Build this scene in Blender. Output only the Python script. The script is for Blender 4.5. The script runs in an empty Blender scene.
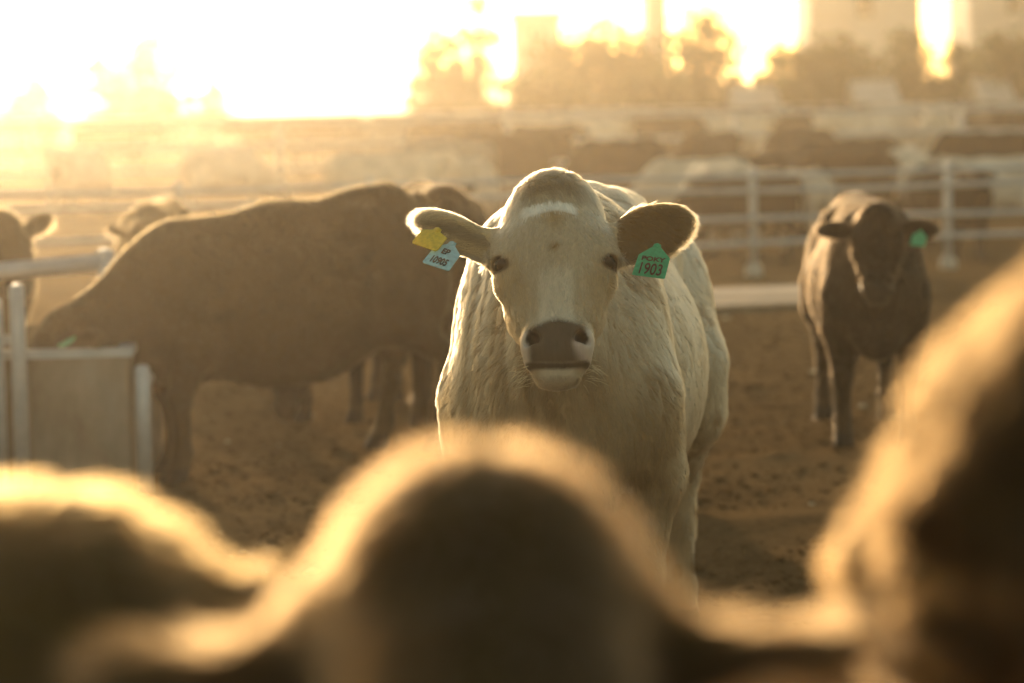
import bpy, math, random
import numpy as np
from mathutils import Vector, Matrix, kdtree

scene = bpy.context.scene
COL = scene.collection
R = math.radians
rng = np.random.default_rng(7)
random.seed(7)

# ------------------------------------------------------------------ camera
F_PX = 2844.0
CAM_H = 1.70
PITCH = 4.89
ROLL = -1.1
cam_data = bpy.data.cameras.new('camera')
cam = bpy.data.objects.new('camera', cam_data)
COL.objects.link(cam)
scene.camera = cam
cam_data.sensor_width = 36.0
cam_data.lens = 36.0 * F_PX / 1024.0
cam_data.clip_start = 0.1
cam_data.clip_end = 6000
cam.location = (0, 0, CAM_H)
CAM_ROT = Matrix.Rotation(R(90 - PITCH), 3, 'X') @ Matrix.Rotation(R(ROLL), 3, 'Z')
cam.rotation_euler = CAM_ROT.to_euler()
cam_data.dof.use_dof = True
cam_data.dof.focus_distance = 6.98
cam_data.dof.aperture_fstop = cam_data.lens / 39.0
cam_data.dof.aperture_blades = 9

# ------------------------------------------------------------------ world, sun, exposure
SUN_AZ = -12.0      # degrees, negative = left of the view axis
SUN_EL = 8.5
world = bpy.data.worlds.new('World')
scene.world = world
world.use_nodes = True
wn = world.node_tree.nodes
wl = world.node_tree.links
wn.clear()
sky = wn.new('ShaderNodeTexSky')
sky.sky_type = 'NISHITA'
sky.sun_disc = False
sky.sun_elevation = R(SUN_EL)
sky.sun_rotation = R(SUN_AZ)
sky.air_density = 0.8
sky.dust_density = 1.0
sky.ozone_density = 1.0
bg = wn.new('ShaderNodeBackground')
bg.inputs['Strength'].default_value = 0.15
wo = wn.new('ShaderNodeOutputWorld')
tint = wn.new('ShaderNodeMix'); tint.data_type = 'RGBA'; tint.blend_type = 'MULTIPLY'      # dusty evening air warms the whole sky
tint.inputs[0].default_value = 1.0
tint.inputs[7].default_value = (1.0, 0.79, 0.49, 1)
wl.new(sky.outputs[0], tint.inputs[6])
wl.new(tint.outputs[2], bg.inputs[0])
wl.new(bg.outputs[0], wo.inputs[0])

sun_data = bpy.data.lights.new('sun', 'SUN')
sun_data.energy = 3.1
sun_data.angle = R(0.6)
sun_data.color = (1.0, 0.76, 0.47)
sun = bpy.data.objects.new('sun', sun_data)
COL.objects.link(sun)
_sd = Vector((math.sin(R(SUN_AZ)) * math.cos(R(SUN_EL)), math.cos(R(SUN_AZ)) * math.cos(R(SUN_EL)), math.sin(R(SUN_EL))))
sun.rotation_euler = _sd.to_track_quat('Z', 'Y').to_euler()
sun.location = (-20, 60, 40)

vs = scene.view_settings
vs.view_transform = 'Standard'
vs.look = 'None'
vs.gamma = 1.0
vs.use_curve_mapping = False
vs.exposure = 1.2

cy = scene.cycles
cy.use_denoising = True
cy.max_bounces = 6
cy.diffuse_bounces = 3
cy.glossy_bounces = 2
cy.transmission_bounces = 4
cy.transparent_max_bounces = 8
cy.volume_bounces = 1
cy.caustics_reflective = False
cy.caustics_refractive = False
cy.sample_clamp_indirect = 6.0

# ------------------------------------------------------------------ pixel helpers (layout of the place measured from the photograph)
def ray(px, py):
    d = CAM_ROT @ Vector(((px - 512) / F_PX, (341.5 - py) / F_PX, -1.0))
    return d

def at(px, py, Y):
    d = ray(px, py)
    return Vector((0, 0, CAM_H)) + d * (Y / d.y)

def ground(px, py):
    d = ray(px, py)
    t = -CAM_H / d.z
    return Vector((0, 0, CAM_H)) + d * t

# ------------------------------------------------------------------ object helpers
def link(o, parent=None):
    COL.objects.link(o)
    if parent is not None:
        o.parent = parent
    return o

def empty(name, loc=(0, 0, 0), rz=0.0, scale=1.0):
    o = bpy.data.objects.new(name, None)
    o.empty_display_size = 0.1
    o.location = loc
    o.rotation_euler = (0, 0, rz)
    o.scale = (scale, scale, scale)
    return link(o)

def tag(o, label=None, cat=None, group=None, kind=None):
    if label: o['label'] = label
    if cat: o['category'] = cat
    if group: o['group'] = group
    if kind: o['kind'] = kind
    return o

def mesh_obj(name, verts, faces, mat, parent=None, smooth=True):
    me = bpy.data.meshes.new(name)
    me.from_pydata([tuple(v) for v in verts], [], [tuple(f) for f in faces])
    if smooth:
        me.shade_smooth()
    o = bpy.data.objects.new(name, me)
    if mat: me.materials.append(mat)
    return link(o, parent)

class MB:
    """collects boxes, tubes, lofts into one mesh"""
    def __init__(s):
        s.v = []; s.f = []
    def add(s, v, f):
        b = len(s.v)
        s.v += [tuple(p) for p in v]
        s.f += [tuple(i + b for i in q) for q in f]
    def box(s, lo, hi):
        x0, y0, z0 = lo; x1, y1, z1 = hi
        s.add([(x0,y0,z0),(x1,y0,z0),(x1,y1,z0),(x0,y1,z0),(x0,y0,z1),(x1,y0,z1),(x1,y1,z1),(x0,y1,z1)],
              [(3,2,1,0),(4,5,6,7),(0,1,5,4),(1,2,6,5),(2,3,7,6),(3,0,4,7)])
    def tube(s, pts, rad, n=8, caps=True):
        pts = [Vector(p) for p in pts]
        rad = rad if isinstance(rad, (list, tuple)) else [rad] * len(pts)
        b = len(s.v); ref = Vector((0, 0, 1))
        for i, p in enumerate(pts):
            d = (pts[min(i+1, len(pts)-1)] - pts[max(i-1, 0)]).normalized()
            r_ = ref if abs(d.dot(ref)) < 0.95 else Vector((1, 0, 0))
            a = d.cross(r_).normalized(); c = a.cross(d).normalized()
            for k in range(n):
                t = 2 * math.pi * k / n
                s.v.append(tuple(p + (a * math.cos(t) + c * math.sin(t)) * rad[i]))
        for i in range(len(pts) - 1):
            for k in range(n):
                s.f.append((b+i*n+k, b+i*n+(k+1)%n, b+(i+1)*n+(k+1)%n, b+(i+1)*n+k))
        if caps:
            s.f.append(tuple(b + k for k in range(n))[::-1])
            s.f.append(tuple(b + (len(pts)-1)*n + k for k in range(n)))
    def build(s, name, mat, parent=None, smooth=False):
        return mesh_obj(name, s.v, s.f, mat, parent, smooth)

def sphere_mesh(c, r, nu=16, nv=10, sc=(1, 1, 1)):
    v = []; f = []
    for j in range(nv + 1):
        th = math.pi * j / nv
        for i in range(nu):
            ph = 2 * math.pi * i / nu
            v.append((c[0] + r*sc[0]*math.sin(th)*math.cos(ph), c[1] + r*sc[1]*math.sin(th)*math.sin(ph), c[2] + r*sc[2]*math.cos(th)))
    for j in range(nv):
        for i in range(nu):
            f.append((j*nu+i, (j+1)*nu+i, (j+1)*nu+(i+1)%nu, j*nu+(i+1)%nu))
    return v, f

# ------------------------------------------------------------------ material helpers
def new_mat(name):
    m = bpy.data.materials.new(name)
    m.use_nodes = True
    nt = m.node_tree
    nt.nodes.clear()
    out = nt.nodes.new('ShaderNodeOutputMaterial')
    return m, nt, out

def N(nt, t, **kw):
    n = nt.nodes.new('ShaderNode' + t)
    for k, v in kw.items():
        if k in n.inputs.keys():
            n.inputs[k].default_value = v
        else:
            setattr(n, k, v)
    return n

def noise_mat(name, c1, c2, scale=8.0, rough=0.85, bump=0.2, bscale=40.0, detail=6.0, bdist=0.01, stretch=(1, 1, 1), spec=0.3, metallic=0.0, sheen=0.0):
    m, nt, out = new_mat(name)
    tc = N(nt, 'TexCoord'); mp = N(nt, 'Mapping')
    mp.inputs['Scale'].default_value = stretch
    nt.links.new(tc.outputs['Object'], mp.inputs[0])
    n1 = N(nt, 'TexNoise', Scale=scale, Detail=detail, Roughness=0.6)
    nt.links.new(mp.outputs[0], n1.inputs['Vector'])
    cr = N(nt, 'ValToRGB')
    cr.color_ramp.elements[0].position = 0.32; cr.color_ramp.elements[1].position = 0.68
    cr.color_ramp.elements[0].color = (*c1, 1); cr.color_ramp.elements[1].color = (*c2, 1)
    nt.links.new(n1.outputs['Fac'], cr.inputs[0])
    n2 = N(nt, 'TexNoise', Scale=bscale, Detail=5.0, Roughness=0.6)
    nt.links.new(mp.outputs[0], n2.inputs['Vector'])
    bp = N(nt, 'Bump', Strength=bump, Distance=bdist)
    nt.links.new(n2.outputs['Fac'], bp.inputs['Height'])
    p = N(nt, 'BsdfPrincipled', Roughness=rough, Metallic=metallic)
    p.inputs['Specular IOR Level'].default_value = spec
    p.inputs['Sheen Weight'].default_value = sheen
    nt.links.new(cr.outputs[0], p.inputs['Base Color'])
    nt.links.new(bp.outputs[0], p.inputs['Normal'])
    nt.links.new(p.outputs[0], out.inputs[0])
    return m

# ------------------------------------------------------------------ implicit modelling of the cattle
_LAT = np.random.default_rng(3).random((32, 32, 32)).astype(np.float32)
def vnoise(x, y, z):
    xi = np.floor(x).astype(int); yi = np.floor(y).astype(int); zi = np.floor(z).astype(int)
    fx = x - xi; fy = y - yi; fz = z - zi
    fx = fx*fx*(3-2*fx); fy = fy*fy*(3-2*fy); fz = fz*fz*(3-2*fz)
    def L(a, b, c): return _LAT[(xi+a) & 31, (yi+b) & 31, (zi+c) & 31]
    return ((L(0,0,0)*(1-fx)+L(1,0,0)*fx)*(1-fy) + (L(0,1,0)*(1-fx)+L(1,1,0)*fx)*fy)*(1-fz) + \
           ((L(0,0,1)*(1-fx)+L(1,0,1)*fx)*(1-fy) + (L(0,1,1)*(1-fx)+L(1,1,1)*fx)*fy)*fz

class Field:
    def __init__(s, xs, ys, zs):
        s.x = np.asarray(xs, np.float32); s.y = np.asarray(ys, np.float32); s.z = np.asarray(zs, np.float32)
        s.F = np.full((len(xs), len(ys), len(zs)), 0.3, np.float32)
    def _sub(s, lo, hi, pad):
        sl = []
        for a, l, h in zip((s.x, s.y, s.z), lo, hi):
            i0 = int(np.searchsorted(a, l - pad)); i1 = int(np.searchsorted(a, h + pad))
            sl.append(slice(i0, i1))
        X = s.x[sl[0]][:, None, None]; Y = s.y[sl[1]][None, :, None]; Z = s.z[sl[2]][None, None, :]
        return tuple(sl), X, Y, Z
    def _blend(s, sl, d, k, neg):
        a = s.F[sl]
        if a.size == 0: return
        if neg:
            d = -d
            h = np.maximum(k - np.abs(a - d), 0) / k
            s.F[sl] = np.maximum(a, d) + h*h*k*0.25
        else:
            h = np.maximum(k - np.abs(a - d), 0) / k
            s.F[sl] = np.minimum(a, d) - h*h*k*0.25
    def ell(s, c, r, M=None, k=0.05, neg=False):
        """ellipsoid; columns of M are its axes in cow space"""
        M = np.eye(3) if M is None else np.asarray(M)
        ext = np.sqrt(((M * np.asarray(r)[None, :])**2).sum(1))
        sl, X, Y, Z = s._sub(np.array(c) - ext, np.array(c) + ext, k + 0.04)
        X = X - c[0]; Y = Y - c[1]; Z = Z - c[2]
        p = [(M[0, i]*X + M[1, i]*Y + M[2, i]*Z) for i in range(3)]
        k0 = np.sqrt((p[0]/r[0])**2 + (p[1]/r[1])**2 + (p[2]/r[2])**2)
        k1 = np.sqrt((p[0]/r[0]**2)**2 + (p[1]/r[1]**2)**2 + (p[2]/r[2]**2)**2) + 1e-6
        s._blend(sl, (k0*(k0-1)/k1).astype(np.float32), k, neg)
    def cone(s, a, b, ra, rb, k=0.05, sy=1.0, neg=False):
        """tapered capsule; sy scales its sideways width"""
        a = np.array(a, float); b = np.array(b, float)
        rm = max(ra, rb)*max(1, sy)
        sl, X, Y, Z = s._sub(np.minimum(a, b) - rm, np.maximum(a, b) + rm, k + 0.04)
        X = X - a[0]; Y = (Y - a[1]); Z = Z - a[2]
        ba = b - a
        q = ba.copy(); q[1] /= sy
        Yq = Y / sy
        t = np.clip((X*q[0] + Yq*q[1] + Z*q[2]) / max(q @ q, 1e-9), 0, 1)
        d = np.sqrt((X - t*q[0])**2 + (Yq - t*q[1])**2 + (Z - t*q[2])**2) - (ra + (rb-ra)*t)
        s._blend(sl, (d*min(1.0, sy)).astype(np.float32), k, neg)
    def mesh(s):
        F = s.F; x, y, z = s.x, s.y, s.z
        ins = F < 0
        nx, ny, nz = F.shape
        cnt = np.zeros((nx-1, ny-1, nz-1), np.int8)
        for a in (0, 1):
            for b in (0, 1):
                for c in (0, 1):
                    cnt += ins[a:nx-1+a, b:ny-1+b, c:nz-1+c]
        act = (cnt > 0) & (cnt < 8)
        I, J, K = np.nonzero(act)
        idx = np.full(act.shape, -1, np.int32)
        idx[I, J, K] = np.arange(len(I))
        acc = np.zeros((len(I), 3)); n = np.zeros(len(I))
        corners = [(a, b, c) for a in (0, 1) for b in (0, 1) for c in (0, 1)]
        for p in corners:
            for ax in range(3):
                if p[ax] == 1: continue
                q = list(p); q[ax] = 1
                f0 = F[I+p[0], J+p[1], K+p[2]]; f1 = F[I+q[0], J+q[1], K+q[2]]
                cr = (f0 < 0) != (f1 < 0)
                t = np.where(cr, f0 / np.where(cr, f0 - f1, 1), 0)
                P0 = np.stack([x[I+p[0]], y[J+p[1]], z[K+p[2]]], 1); P1 = np.stack([x[I+q[0]], y[J+q[1]], z[K+q[2]]], 1)
                acc += np.where(cr[:, None], P0 + (P1-P0)*t[:, None], 0); n += cr
        V = acc / n[:, None]
        quads = []
        A = ins
        i, j, k = np.nonzero(A[:-1, 1:-1, 1:-1] != A[1:, 1:-1, 1:-1]); j += 1; k += 1
        q = np.stack([idx[i, j-1, k-1], idx[i, j, k-1], idx[i, j, k], idx[i, j-1, k]], 1)
        fl = ~A[i, j, k]; q[fl] = q[fl][:, ::-1]; quads.append(q)
        i, j, k = np.nonzero(A[1:-1, :-1, 1:-1] != A[1:-1, 1:, 1:-1]); i += 1; k += 1
        q = np.stack([idx[i-1, j, k-1], idx[i-1, j, k], idx[i, j, k], idx[i, j, k-1]], 1)
        fl = ~A[i, j, k]; q[fl] = q[fl][:, ::-1]; quads.append(q)
        i, j, k = np.nonzero(A[1:-1, 1:-1, :-1] != A[1:-1, 1:-1, 1:]); i += 1; j += 1
        q = np.stack([idx[i-1, j-1, k], idx[i, j-1, k], idx[i, j, k], idx[i-1, j, k]], 1)
        fl = ~A[i, j, k]; q[fl] = q[fl][:, ::-1]; quads.append(q)
        return V, np.concatenate(quads)

def np_mesh(name, V, Q):
    me = bpy.data.meshes.new(name)
    me.vertices.add(len(V))
    me.vertices.foreach_set('co', np.asarray(V, np.float32).ravel())
    me.loops.add(Q.size)
    me.loops.foreach_set('vertex_index', Q.astype(np.int32).ravel())
    me.polygons.add(len(Q))
    me.polygons.foreach_set('loop_start', np.arange(0, Q.size, Q.shape[1], dtype=np.int32))
    me.update(calc_edges=True)
    me.validate()
    me.shade_smooth()
    return me

def axis(lo, hi, h, fine=()):
    """grid lines from lo to hi at step h, finer inside (a, b, step) spans"""
    out = [lo]
    while out[-1] < hi:
        st = h
        for a, b, s_ in fine:
            if a <= out[-1] < b: st = min(st, s_)
        out.append(out[-1] + st)
    return np.array(out)

def lerp(a, b, t): return tuple(a[i] + (b[i]-a[i])*t for i in range(3))

class Pose:
    """where the head and legs of an animal are, in its own space (x forward, y left, z up)"""
    def __init__(s, poll=(1.08, 0, 1.42), pitch=60, yaw=0, roll=0, ear=(0, 0), fat=1.0, legs=None, tail=0.0, neck_drop=0.0, seed=1, ear_w=1.0, ear_l=1.0, hl=1.0, bony=1.0, folds=0.0, deep=0.0, ear_u=0.12, rump=0.0, fd=0.0):
        s.fd = fd
        s.rump = rump
        s.deep = deep; s.ear_u = ear_u
        s.hl = hl; s.bony = bony; s.folds = folds; s.ear_l = ear_l
        s.poll = np.array(poll, float); s.ear = ear; s.fat = fat; s.tail = tail; s.nd = neck_drop; s.seed = seed; s.ear_w = ear_w
        s.legs = legs or (0, 0, 0, 0)
        ph = R(pitch)
        u = Vector((math.cos(ph), 0, -math.sin(ph))); v = Vector((math.sin(ph), 0, math.cos(ph)))
        Rz = Matrix.Rotation(R(yaw), 3, 'Z')
        w = Vector((0, 1, 0))
        M = Matrix((u, v, w)).transposed()
        M = Rz @ M
        ax = Rz @ Vector((math.cos(ph)*0+1, 0, 0))
        M = Matrix.Rotation(R(roll), 3, ax) @ M
        s.M = np.array(M)          # columns: u (down the face), v (out of the face), w (left)
    def h(s, u, v, w):
        return s.poll + s.M @ np.array((u*s.hl, v, w))

def cow_field(p, step=0.02, head_fine=None):
    hx, hy, hz = p.h(0.25, -0.05, 0)
    if head_fine:
        f = head_fine
        xs = axis(-1.2, max(1.2, hx + 0.5), step, [(hx-0.32, hx+0.4, f)])
        ys = axis(-0.52, 0.52, step*0.8, [(-0.46, 0.52, f)]) if abs(hy) < 0.2 else axis(min(-0.5, hy-0.5), max(0.5, hy+0.5), step*0.8, [(hy-0.42, hy+0.42, f)])
        zs = axis(-0.05, max(1.6, hz+0.5), step, [(hz-0.33, hz+0.36, f)])
    else:
        xs = axis(-1.2, max(1.2, hx+0.5), step); ys = axis(min(-0.5, hy-0.5), max(0.5, hy+0.5), step); zs = axis(-0.05, max(1.6, hz+0.5), step)
    g = Field(xs, ys, zs)
    fa = p.fat
    # trunk
    g.ell((0.02, 0, 0.90 - p.fd*0.35), (0.74, 0.345*fa, 0.375), k=0.05)
    g.ell((-0.18, 0, 0.83), (0.50, 0.36*fa, 0.33), k=0.15)
    if p.deep:
        g.ell((-0.08, 0, 0.86 - p.deep*0.5), (0.62, 0.35*fa, 0.36 + p.deep*0.5), k=0.12)
    g.ell((0.50, 0, 0.94 - p.fd*0.8), (0.34, 0.275*fa, 0.38), k=0.12)
    for sy in (1, -1):
        g.ell((0.50, sy*0.165*fa, 0.98 - p.fd), (0.19, 0.125, 0.32), k=0.09)       # shoulder blade
        g.ell((0.60, sy*0.16*fa, 0.80), (0.14, 0.115, 0.15), k=0.07)       # point of shoulder
    g.cone((0.62, 0, 0.92), (0.70, 0, 0.66), 0.20, 0.115, k=0.12)          # brisket
    g.cone((0.45, 0, 0.62), (0.72, 0, 0.60), 0.13, 0.09, k=0.10)
    g.cone((0.48, 0, 1.27 - p.fd), (-0.05, 0, 1.23 - p.fd*0.45), 0.085, 0.11, k=0.16)         # top line
    g.cone((-0.05, 0, 1.23 - p.fd*0.45), (-0.70, 0, 1.27 - p.rump), 0.11, 0.12, k=0.16)
    g.ell((-0.62, 0, 1.03 - p.rump), (0.37, 0.285*fa, 0.31), k=0.12)
    for sy in (1, -1):
        g.ell((-0.46, sy*0.20*fa, 1.235 - p.rump), (0.07*p.bony, 0.045*p.bony, 0.04*p.bony), k=0.12)     # hook bone
        g.ell((-0.90, sy*0.10, 1.16), (0.06, 0.05, 0.06), k=0.11)          # pin bone
        g.ell((-0.72, sy*0.185, 0.88), (0.235, 0.125, 0.33), k=0.09)       # thigh
        # fore leg
        L = p.legs[0 if sy > 0 else 1]
        fl = sy*0.205
        g.cone((0.56, sy*0.21*fa, 0.84), (0.50+L*0.4, fl, 0.66), 0.13, 0.098, k=0.08)
        g.cone((0.50+L*0.4, fl, 0.66), (0.55+L*0.8, sy*0.185, 0.42), 0.092, 0.060, k=0.04)
        g.ell((0.557+L*0.8, sy*0.185, 0.415), (0.062, 0.060, 0.072), k=0.03)
        g.cone((0.55+L*0.8, sy*0.185, 0.40), (0.54+L, sy*0.185, 0.15), 0.052, 0.041, k=0.03)
        g.ell((0.545+L, sy*0.185, 0.14), (0.052, 0.050, 0.05), k=0.03)
        g.cone((0.545+L, sy*0.185, 0.12), (0.58+L, sy*0.185, 0.055), 0.044, 0.052, k=0.03)
        g.cone((0.565+L, sy*0.185, 0.075), (0.605+L, sy*0.185, 0.0), 0.046, 0.066, k=0.02)
        # hind leg
        L = p.legs[2 if sy > 0 else 3]
        g.cone((-0.60, sy*0.20, 0.82), (-0.60+L*0.3, sy*0.215, 0.70), 0.15, 0.125, k=0.08)
        g.cone((-0.64+L*0.3, sy*0.21, 0.70), (-0.88+L*0.7, sy*0.185, 0.49), 0.115, 0.060, k=0.05)
        g.ell((-0.895+L*0.7, sy*0.185, 0.49), (0.058, 0.046, 0.075), k=0.03)
        g.cone((-0.88+L*0.7, sy*0.185, 0.46), (-0.83+L, sy*0.185, 0.15), 0.052, 0.043, k=0.03)
        g.ell((-0.83+L, sy*0.185, 0.14), (0.052, 0.05, 0.05), k=0.03)
        g.cone((-0.83+L, sy*0.185, 0.12), (-0.79+L, sy*0.185, 0.055), 0.045, 0.052, k=0.03)
        g.cone((-0.805+L, sy*0.185, 0.075), (-0.765+L, sy*0.185, 0.0), 0.046, 0.066, k=0.02)
    # tail
    tl = p.tail
    g.cone((-0.90, 0, 1.28 - p.rump), (-1.00, tl*0.2, 1.16), 0.055, 0.04, k=0.06)
    g.cone((-1.00, tl*0.2, 1.16), (-1.03, tl*0.5, 0.80), 0.038, 0.026, k=0.03)
    g.cone((-1.03, tl*0.5, 0.80), (-1.03, tl, 0.52), 0.028, 0.02, k=0.03)
    g.cone((-1.03, tl, 0.56), (-1.03, tl*1.05, 0.34), 0.03, 0.042, k=0.04)
    # neck
    nb = p.h(0.11, -0.13, 0)
    nt = p.h(0.05, -0.07, 0)
    g.cone((0.52, 0, 1.06 - p.fd), nb, 0.215, 0.115, k=0.12, sy=0.78)
    g.cone((0.44, 0, 1.22 - p.fd), nt, 0.11, 0.07, k=0.10)
    th = p.h(0.26, -0.20, 0)
    g.cone((0.66, 0, 0.82 - p.nd), th, 0.14, 0.062, k=0.13, sy=0.75)        # underside of the neck
    # head
    M = p.M
    def E(c, r, k=0.04, neg=False, rot=None):
        MM = M if rot is None else M @ np.array(rot)
        g.ell(p.h(*c), r, MM, k, neg)
    def C(a, b, ra, rb, k=0.04, neg=False):
        g.cone(p.h(*a), p.h(*b), ra, rb, k, 1.0, neg)
    E((0.125, -0.085, 0), (0.145, 0.105, 0.118), 0.05)                      # skull
    E((0.045, -0.055, 0), (0.060, 0.060, 0.062), 0.06)                      # poll
    E((0.17, -0.035, 0), (0.13, 0.055, 0.105), 0.05)                        # forehead
    C((0.20, -0.050, 0), (0.42, -0.045, 0), 0.088, 0.056, 0.06)             # bridge
    for w in (1, -1):
        C((0.20, -0.13, w*0.072), (0.33, -0.125, w*0.060), 0.066, 0.046, 0.06)   # cheek
        C((0.33, -0.125, w*0.055), (0.44, -0.085, w*0.036), 0.042, 0.036, 0.06)
        C((0.178, -0.040, w*0.098), (0.205, -0.036, w*0.118), 0.034, 0.026, 0.04)
        C((0.252, -0.060, w*0.112), (0.262, -0.075, w*0.112), 0.020, 0.020, 0.04)  # brow
        C((0.27, -0.060, w*0.100), (0.36, -0.060, w*0.070), 0.026, 0.020, 0.05)   # cheek bone
        C((0.196, -0.024, w*0.106), (0.197, -0.050, w*0.132), 0.013, 0.011, 0.012)     # upper lid
        E((0.452, -0.018, w*0.047), (0.040, 0.036, 0.034), 0.035)                 # nostril wing
    E((0.458, -0.045, 0), (0.062, 0.058, 0.070), 0.04)                      # muzzle
    E((0.494, -0.050, 0), (0.040, 0.052, 0.074), 0.02)                      # upper lip
    E((0.528, -0.066, 0), (0.025, 0.046, 0.056), 0.010)                      # chin
    C((0.30, -0.15, 0), (0.47, -0.105, 0), 0.045, 0.040, 0.05)
    for w in (1, -1):
        E((0.222, -0.030, w*0.136), (0.013, 0.022, 0.022), 0.012, True)           # eye socket
        rot = Matrix.Rotation(R(35*w), 3, 'Y')
        E((0.448, 0.010, w*0.053), (0.019, 0.028, 0.011), 0.010, True, rot)      # nostril
        E((0.460, 0.004, w*0.066), (0.009, 0.018, 0.012), 0.010, True)
        # ear
        et = p.ear[0 if w > 0 else 1]; lift, fwd = et[:2]; ew = et[2] if len(et) > 2 else p.ear_w; droop = et[3] if len(et) > 3 else 0.0
        base = np.array((p.ear_u, -0.085, w*0.105))
        el = R(lift); fw = R(fwd)
        # ear axes in head space: along, across, through
        along = np.array((-math.sin(el), 0, w*math.cos(el)))
        thru = np.array((0, math.cos(fw), 0)) - w*np.cross(along, (0, 1, 0))*math.sin(fw)
        thru = thru - along*(thru @ along); thru /= np.linalg.norm(thru)
        acr = np.cross(thru, along)
        EM = np.stack([along, acr, thru], 1)
        c0 = base + along*0.02
        g.cone(p.h(*(base - along*0.03)), p.h(*(base + along*0.055)), 0.042, 0.034, 0.05)
        cc = base + along*0.128*p.ear_l
        g.ell(p.h(*cc), (0.100*p.ear_l, 0.064*ew, 0.017), M @ EM, 0.025)
        g.ell(p.h(*(cc + along*0.050*p.ear_l - acr*w*droop)), (0.066*p.ear_l, 0.040*ew, 0.014), M @ EM, 0.02)
        g.ell(p.h(*(cc + thru*0.030 - along*0.006)), (0.094*p.ear_l, 0.050*ew, 0.026), M @ EM, 0.012, True)
    np.maximum(g.F, -g.z[None, None, :] - 0.004, out=g.F)                   # soles flat on the ground
    return g

def cow_mesh(name, p, step=0.02, head_fine=None, wob=0.004, wob_s=9.0):
    g = cow_field(p, step, head_fine)
    V, Q = g.mesh()
    # slight unevenness of flesh
    me = np_mesh(name, V, Q)
    nn = np.empty(len(V)*3, np.float32); me.vertices.foreach_get('normal', nn); nn = nn.reshape(-1, 3)
    d = (vnoise(V[:, 0]*wob_s+p.seed*3, V[:, 1]*wob_s, V[:, 2]*wob_s*0.7) - 0.5)*2*wob
    if p.folds > 0:
        bx = np.abs(V[:, 1])
        m_ = np.clip((V[:, 0]-0.35)/0.2, 0, 1)*np.clip((V[:, 2]-0.55)/0.15, 0, 1)*np.clip(((V-p.poll) @ p.M[:, 1]*-1 - 0.12)/0.06, 0, 1)
        a_ = V[:, 1]*26 + V[:, 0]*14 + 1.5*vnoise(V[:, 0]*5, V[:, 1]*5, V[:, 2]*3)
        r_ = vnoise(a_, V[:, 2]*1.6, V[:, 0]*3 + 7)
        d = d + (0.5 - np.abs(r_ - 0.5)*3)*p.folds*m_
    V = V + nn*d[:, None]
    me.vertices.foreach_set('co', V.astype(np.float32).ravel())
    me.update()
    H = (V - p.poll) @ p.M
    H[:, 0] /= p.hl
    return me, V, nn, H

# ------------------------------------------------------------------ cattle: coats, colours, parts
def set_col(me, rgba):
    at_ = me.attributes.new('col', 'FLOAT_COLOR', 'POINT')
    at_.data.foreach_set('color', np.asarray(rgba, np.float32).ravel())

def sstep(a, b, x):
    t = np.clip((x - a) / (b - a), 0, 1)
    return t*t*(3 - 2*t)

def mixc(c, d, f):
    return c*(1 - f[:, None]) + np.array(d)[None, :]*f[:, None]

def hide_mat(name, sheen=0.25, bump=0.35, wave=True):
    """skin and short hair; colour from the animal's own colour map, alpha of that map = furry (1) or wet skin (0)"""
    m, nt, out = new_mat(name)
    a = N(nt, 'Attribute', attribute_name='col')
    tc = N(nt, 'TexCoord')
    mp = N(nt, 'Mapping'); mp.inputs['Scale'].default_value = (1, 1, 0.22)
    nt.links.new(tc.outputs['Object'], mp.inputs[0])
    n1 = N(nt, 'TexNoise', Scale=70.0, Detail=4.0, Roughness=0.65)
    nt.links.new(mp.outputs[0], n1.inputs['Vector'])
    n2 = N(nt, 'TexNoise', Scale=7.0, Detail=5.0, Roughness=0.6)
    nt.links.new(tc.outputs['Object'], n2.inputs['Vector'])
    ad = N(nt, 'Math', operation='ADD')
    nt.links.new(n1.outputs['Fac'], ad.inputs[0]); nt.links.new(n2.outputs['Fac'], ad.inputs[1])
    mr = N(nt, 'MapRange'); mr.inputs['From Min'].default_value = 0.6; mr.inputs['From Max'].default_value = 1.4
    mr.inputs['To Min'].default_value = 0.72; mr.inputs['To Max'].default_value = 1.16
    nt.links.new(ad.outputs[0], mr.inputs['Value'])
    mx = N(nt, 'Mix', data_type='RGBA', blend_type='MULTIPLY')
    mx.inputs[0].default_value = 1.0
    nt.links.new(a.outputs['Color'], mx.inputs[6]); nt.links.new(mr.outputs[0], mx.inputs[7])
    p = N(nt, 'BsdfPrincipled')
    nt.links.new(mx.outputs[2], p.inputs['Base Color'])
    rr = N(nt, 'MapRange'); rr.inputs['To Min'].default_value = 0.38; rr.inputs['To Max'].default_value = 0.82
    nt.links.new(a.outputs['Alpha'], rr.inputs['Value'])
    nt.links.new(rr.outputs[0], p.inputs['Roughness'])
    p.inputs['Specular IOR Level'].default_value = 0.12
    p.inputs['Sheen Weight'].default_value = sheen
    p.inputs['Sheen Roughness'].default_value = 0.4
    p.inputs['Sheen Tint'].default_value = (1, 0.9, 0.75, 1)
    b = N(nt, 'Bump', Strength=bump, Distance=0.006)
    nt.links.new(ad.outputs[0], b.inputs['Height'])
    nt.links.new(b.outputs[0], p.inputs['Normal'])
    nt.links.new(p.outputs[0], out.inputs[0])
    return m

def hair_mat(name, gloss=0.35):
    m, nt, out = new_mat(name)
    a = N(nt, 'Attribute', attribute_name='col')
    h = nt.nodes.new('ShaderNodeBsdfHairPrincipled')
    h.parametrization = 'COLOR'
    h.inputs['Roughness'].default_value = gloss
    h.inputs['Radial Roughness'].default_value = 0.5
    h.inputs['Coat'].default_value = 0.0
    h.inputs['IOR'].default_value = 1.4
    nt.links.new(a.outputs['Color'], h.inputs['Color'])
    nt.links.new(h.outputs[0], out.inputs[0])
    return m

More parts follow.
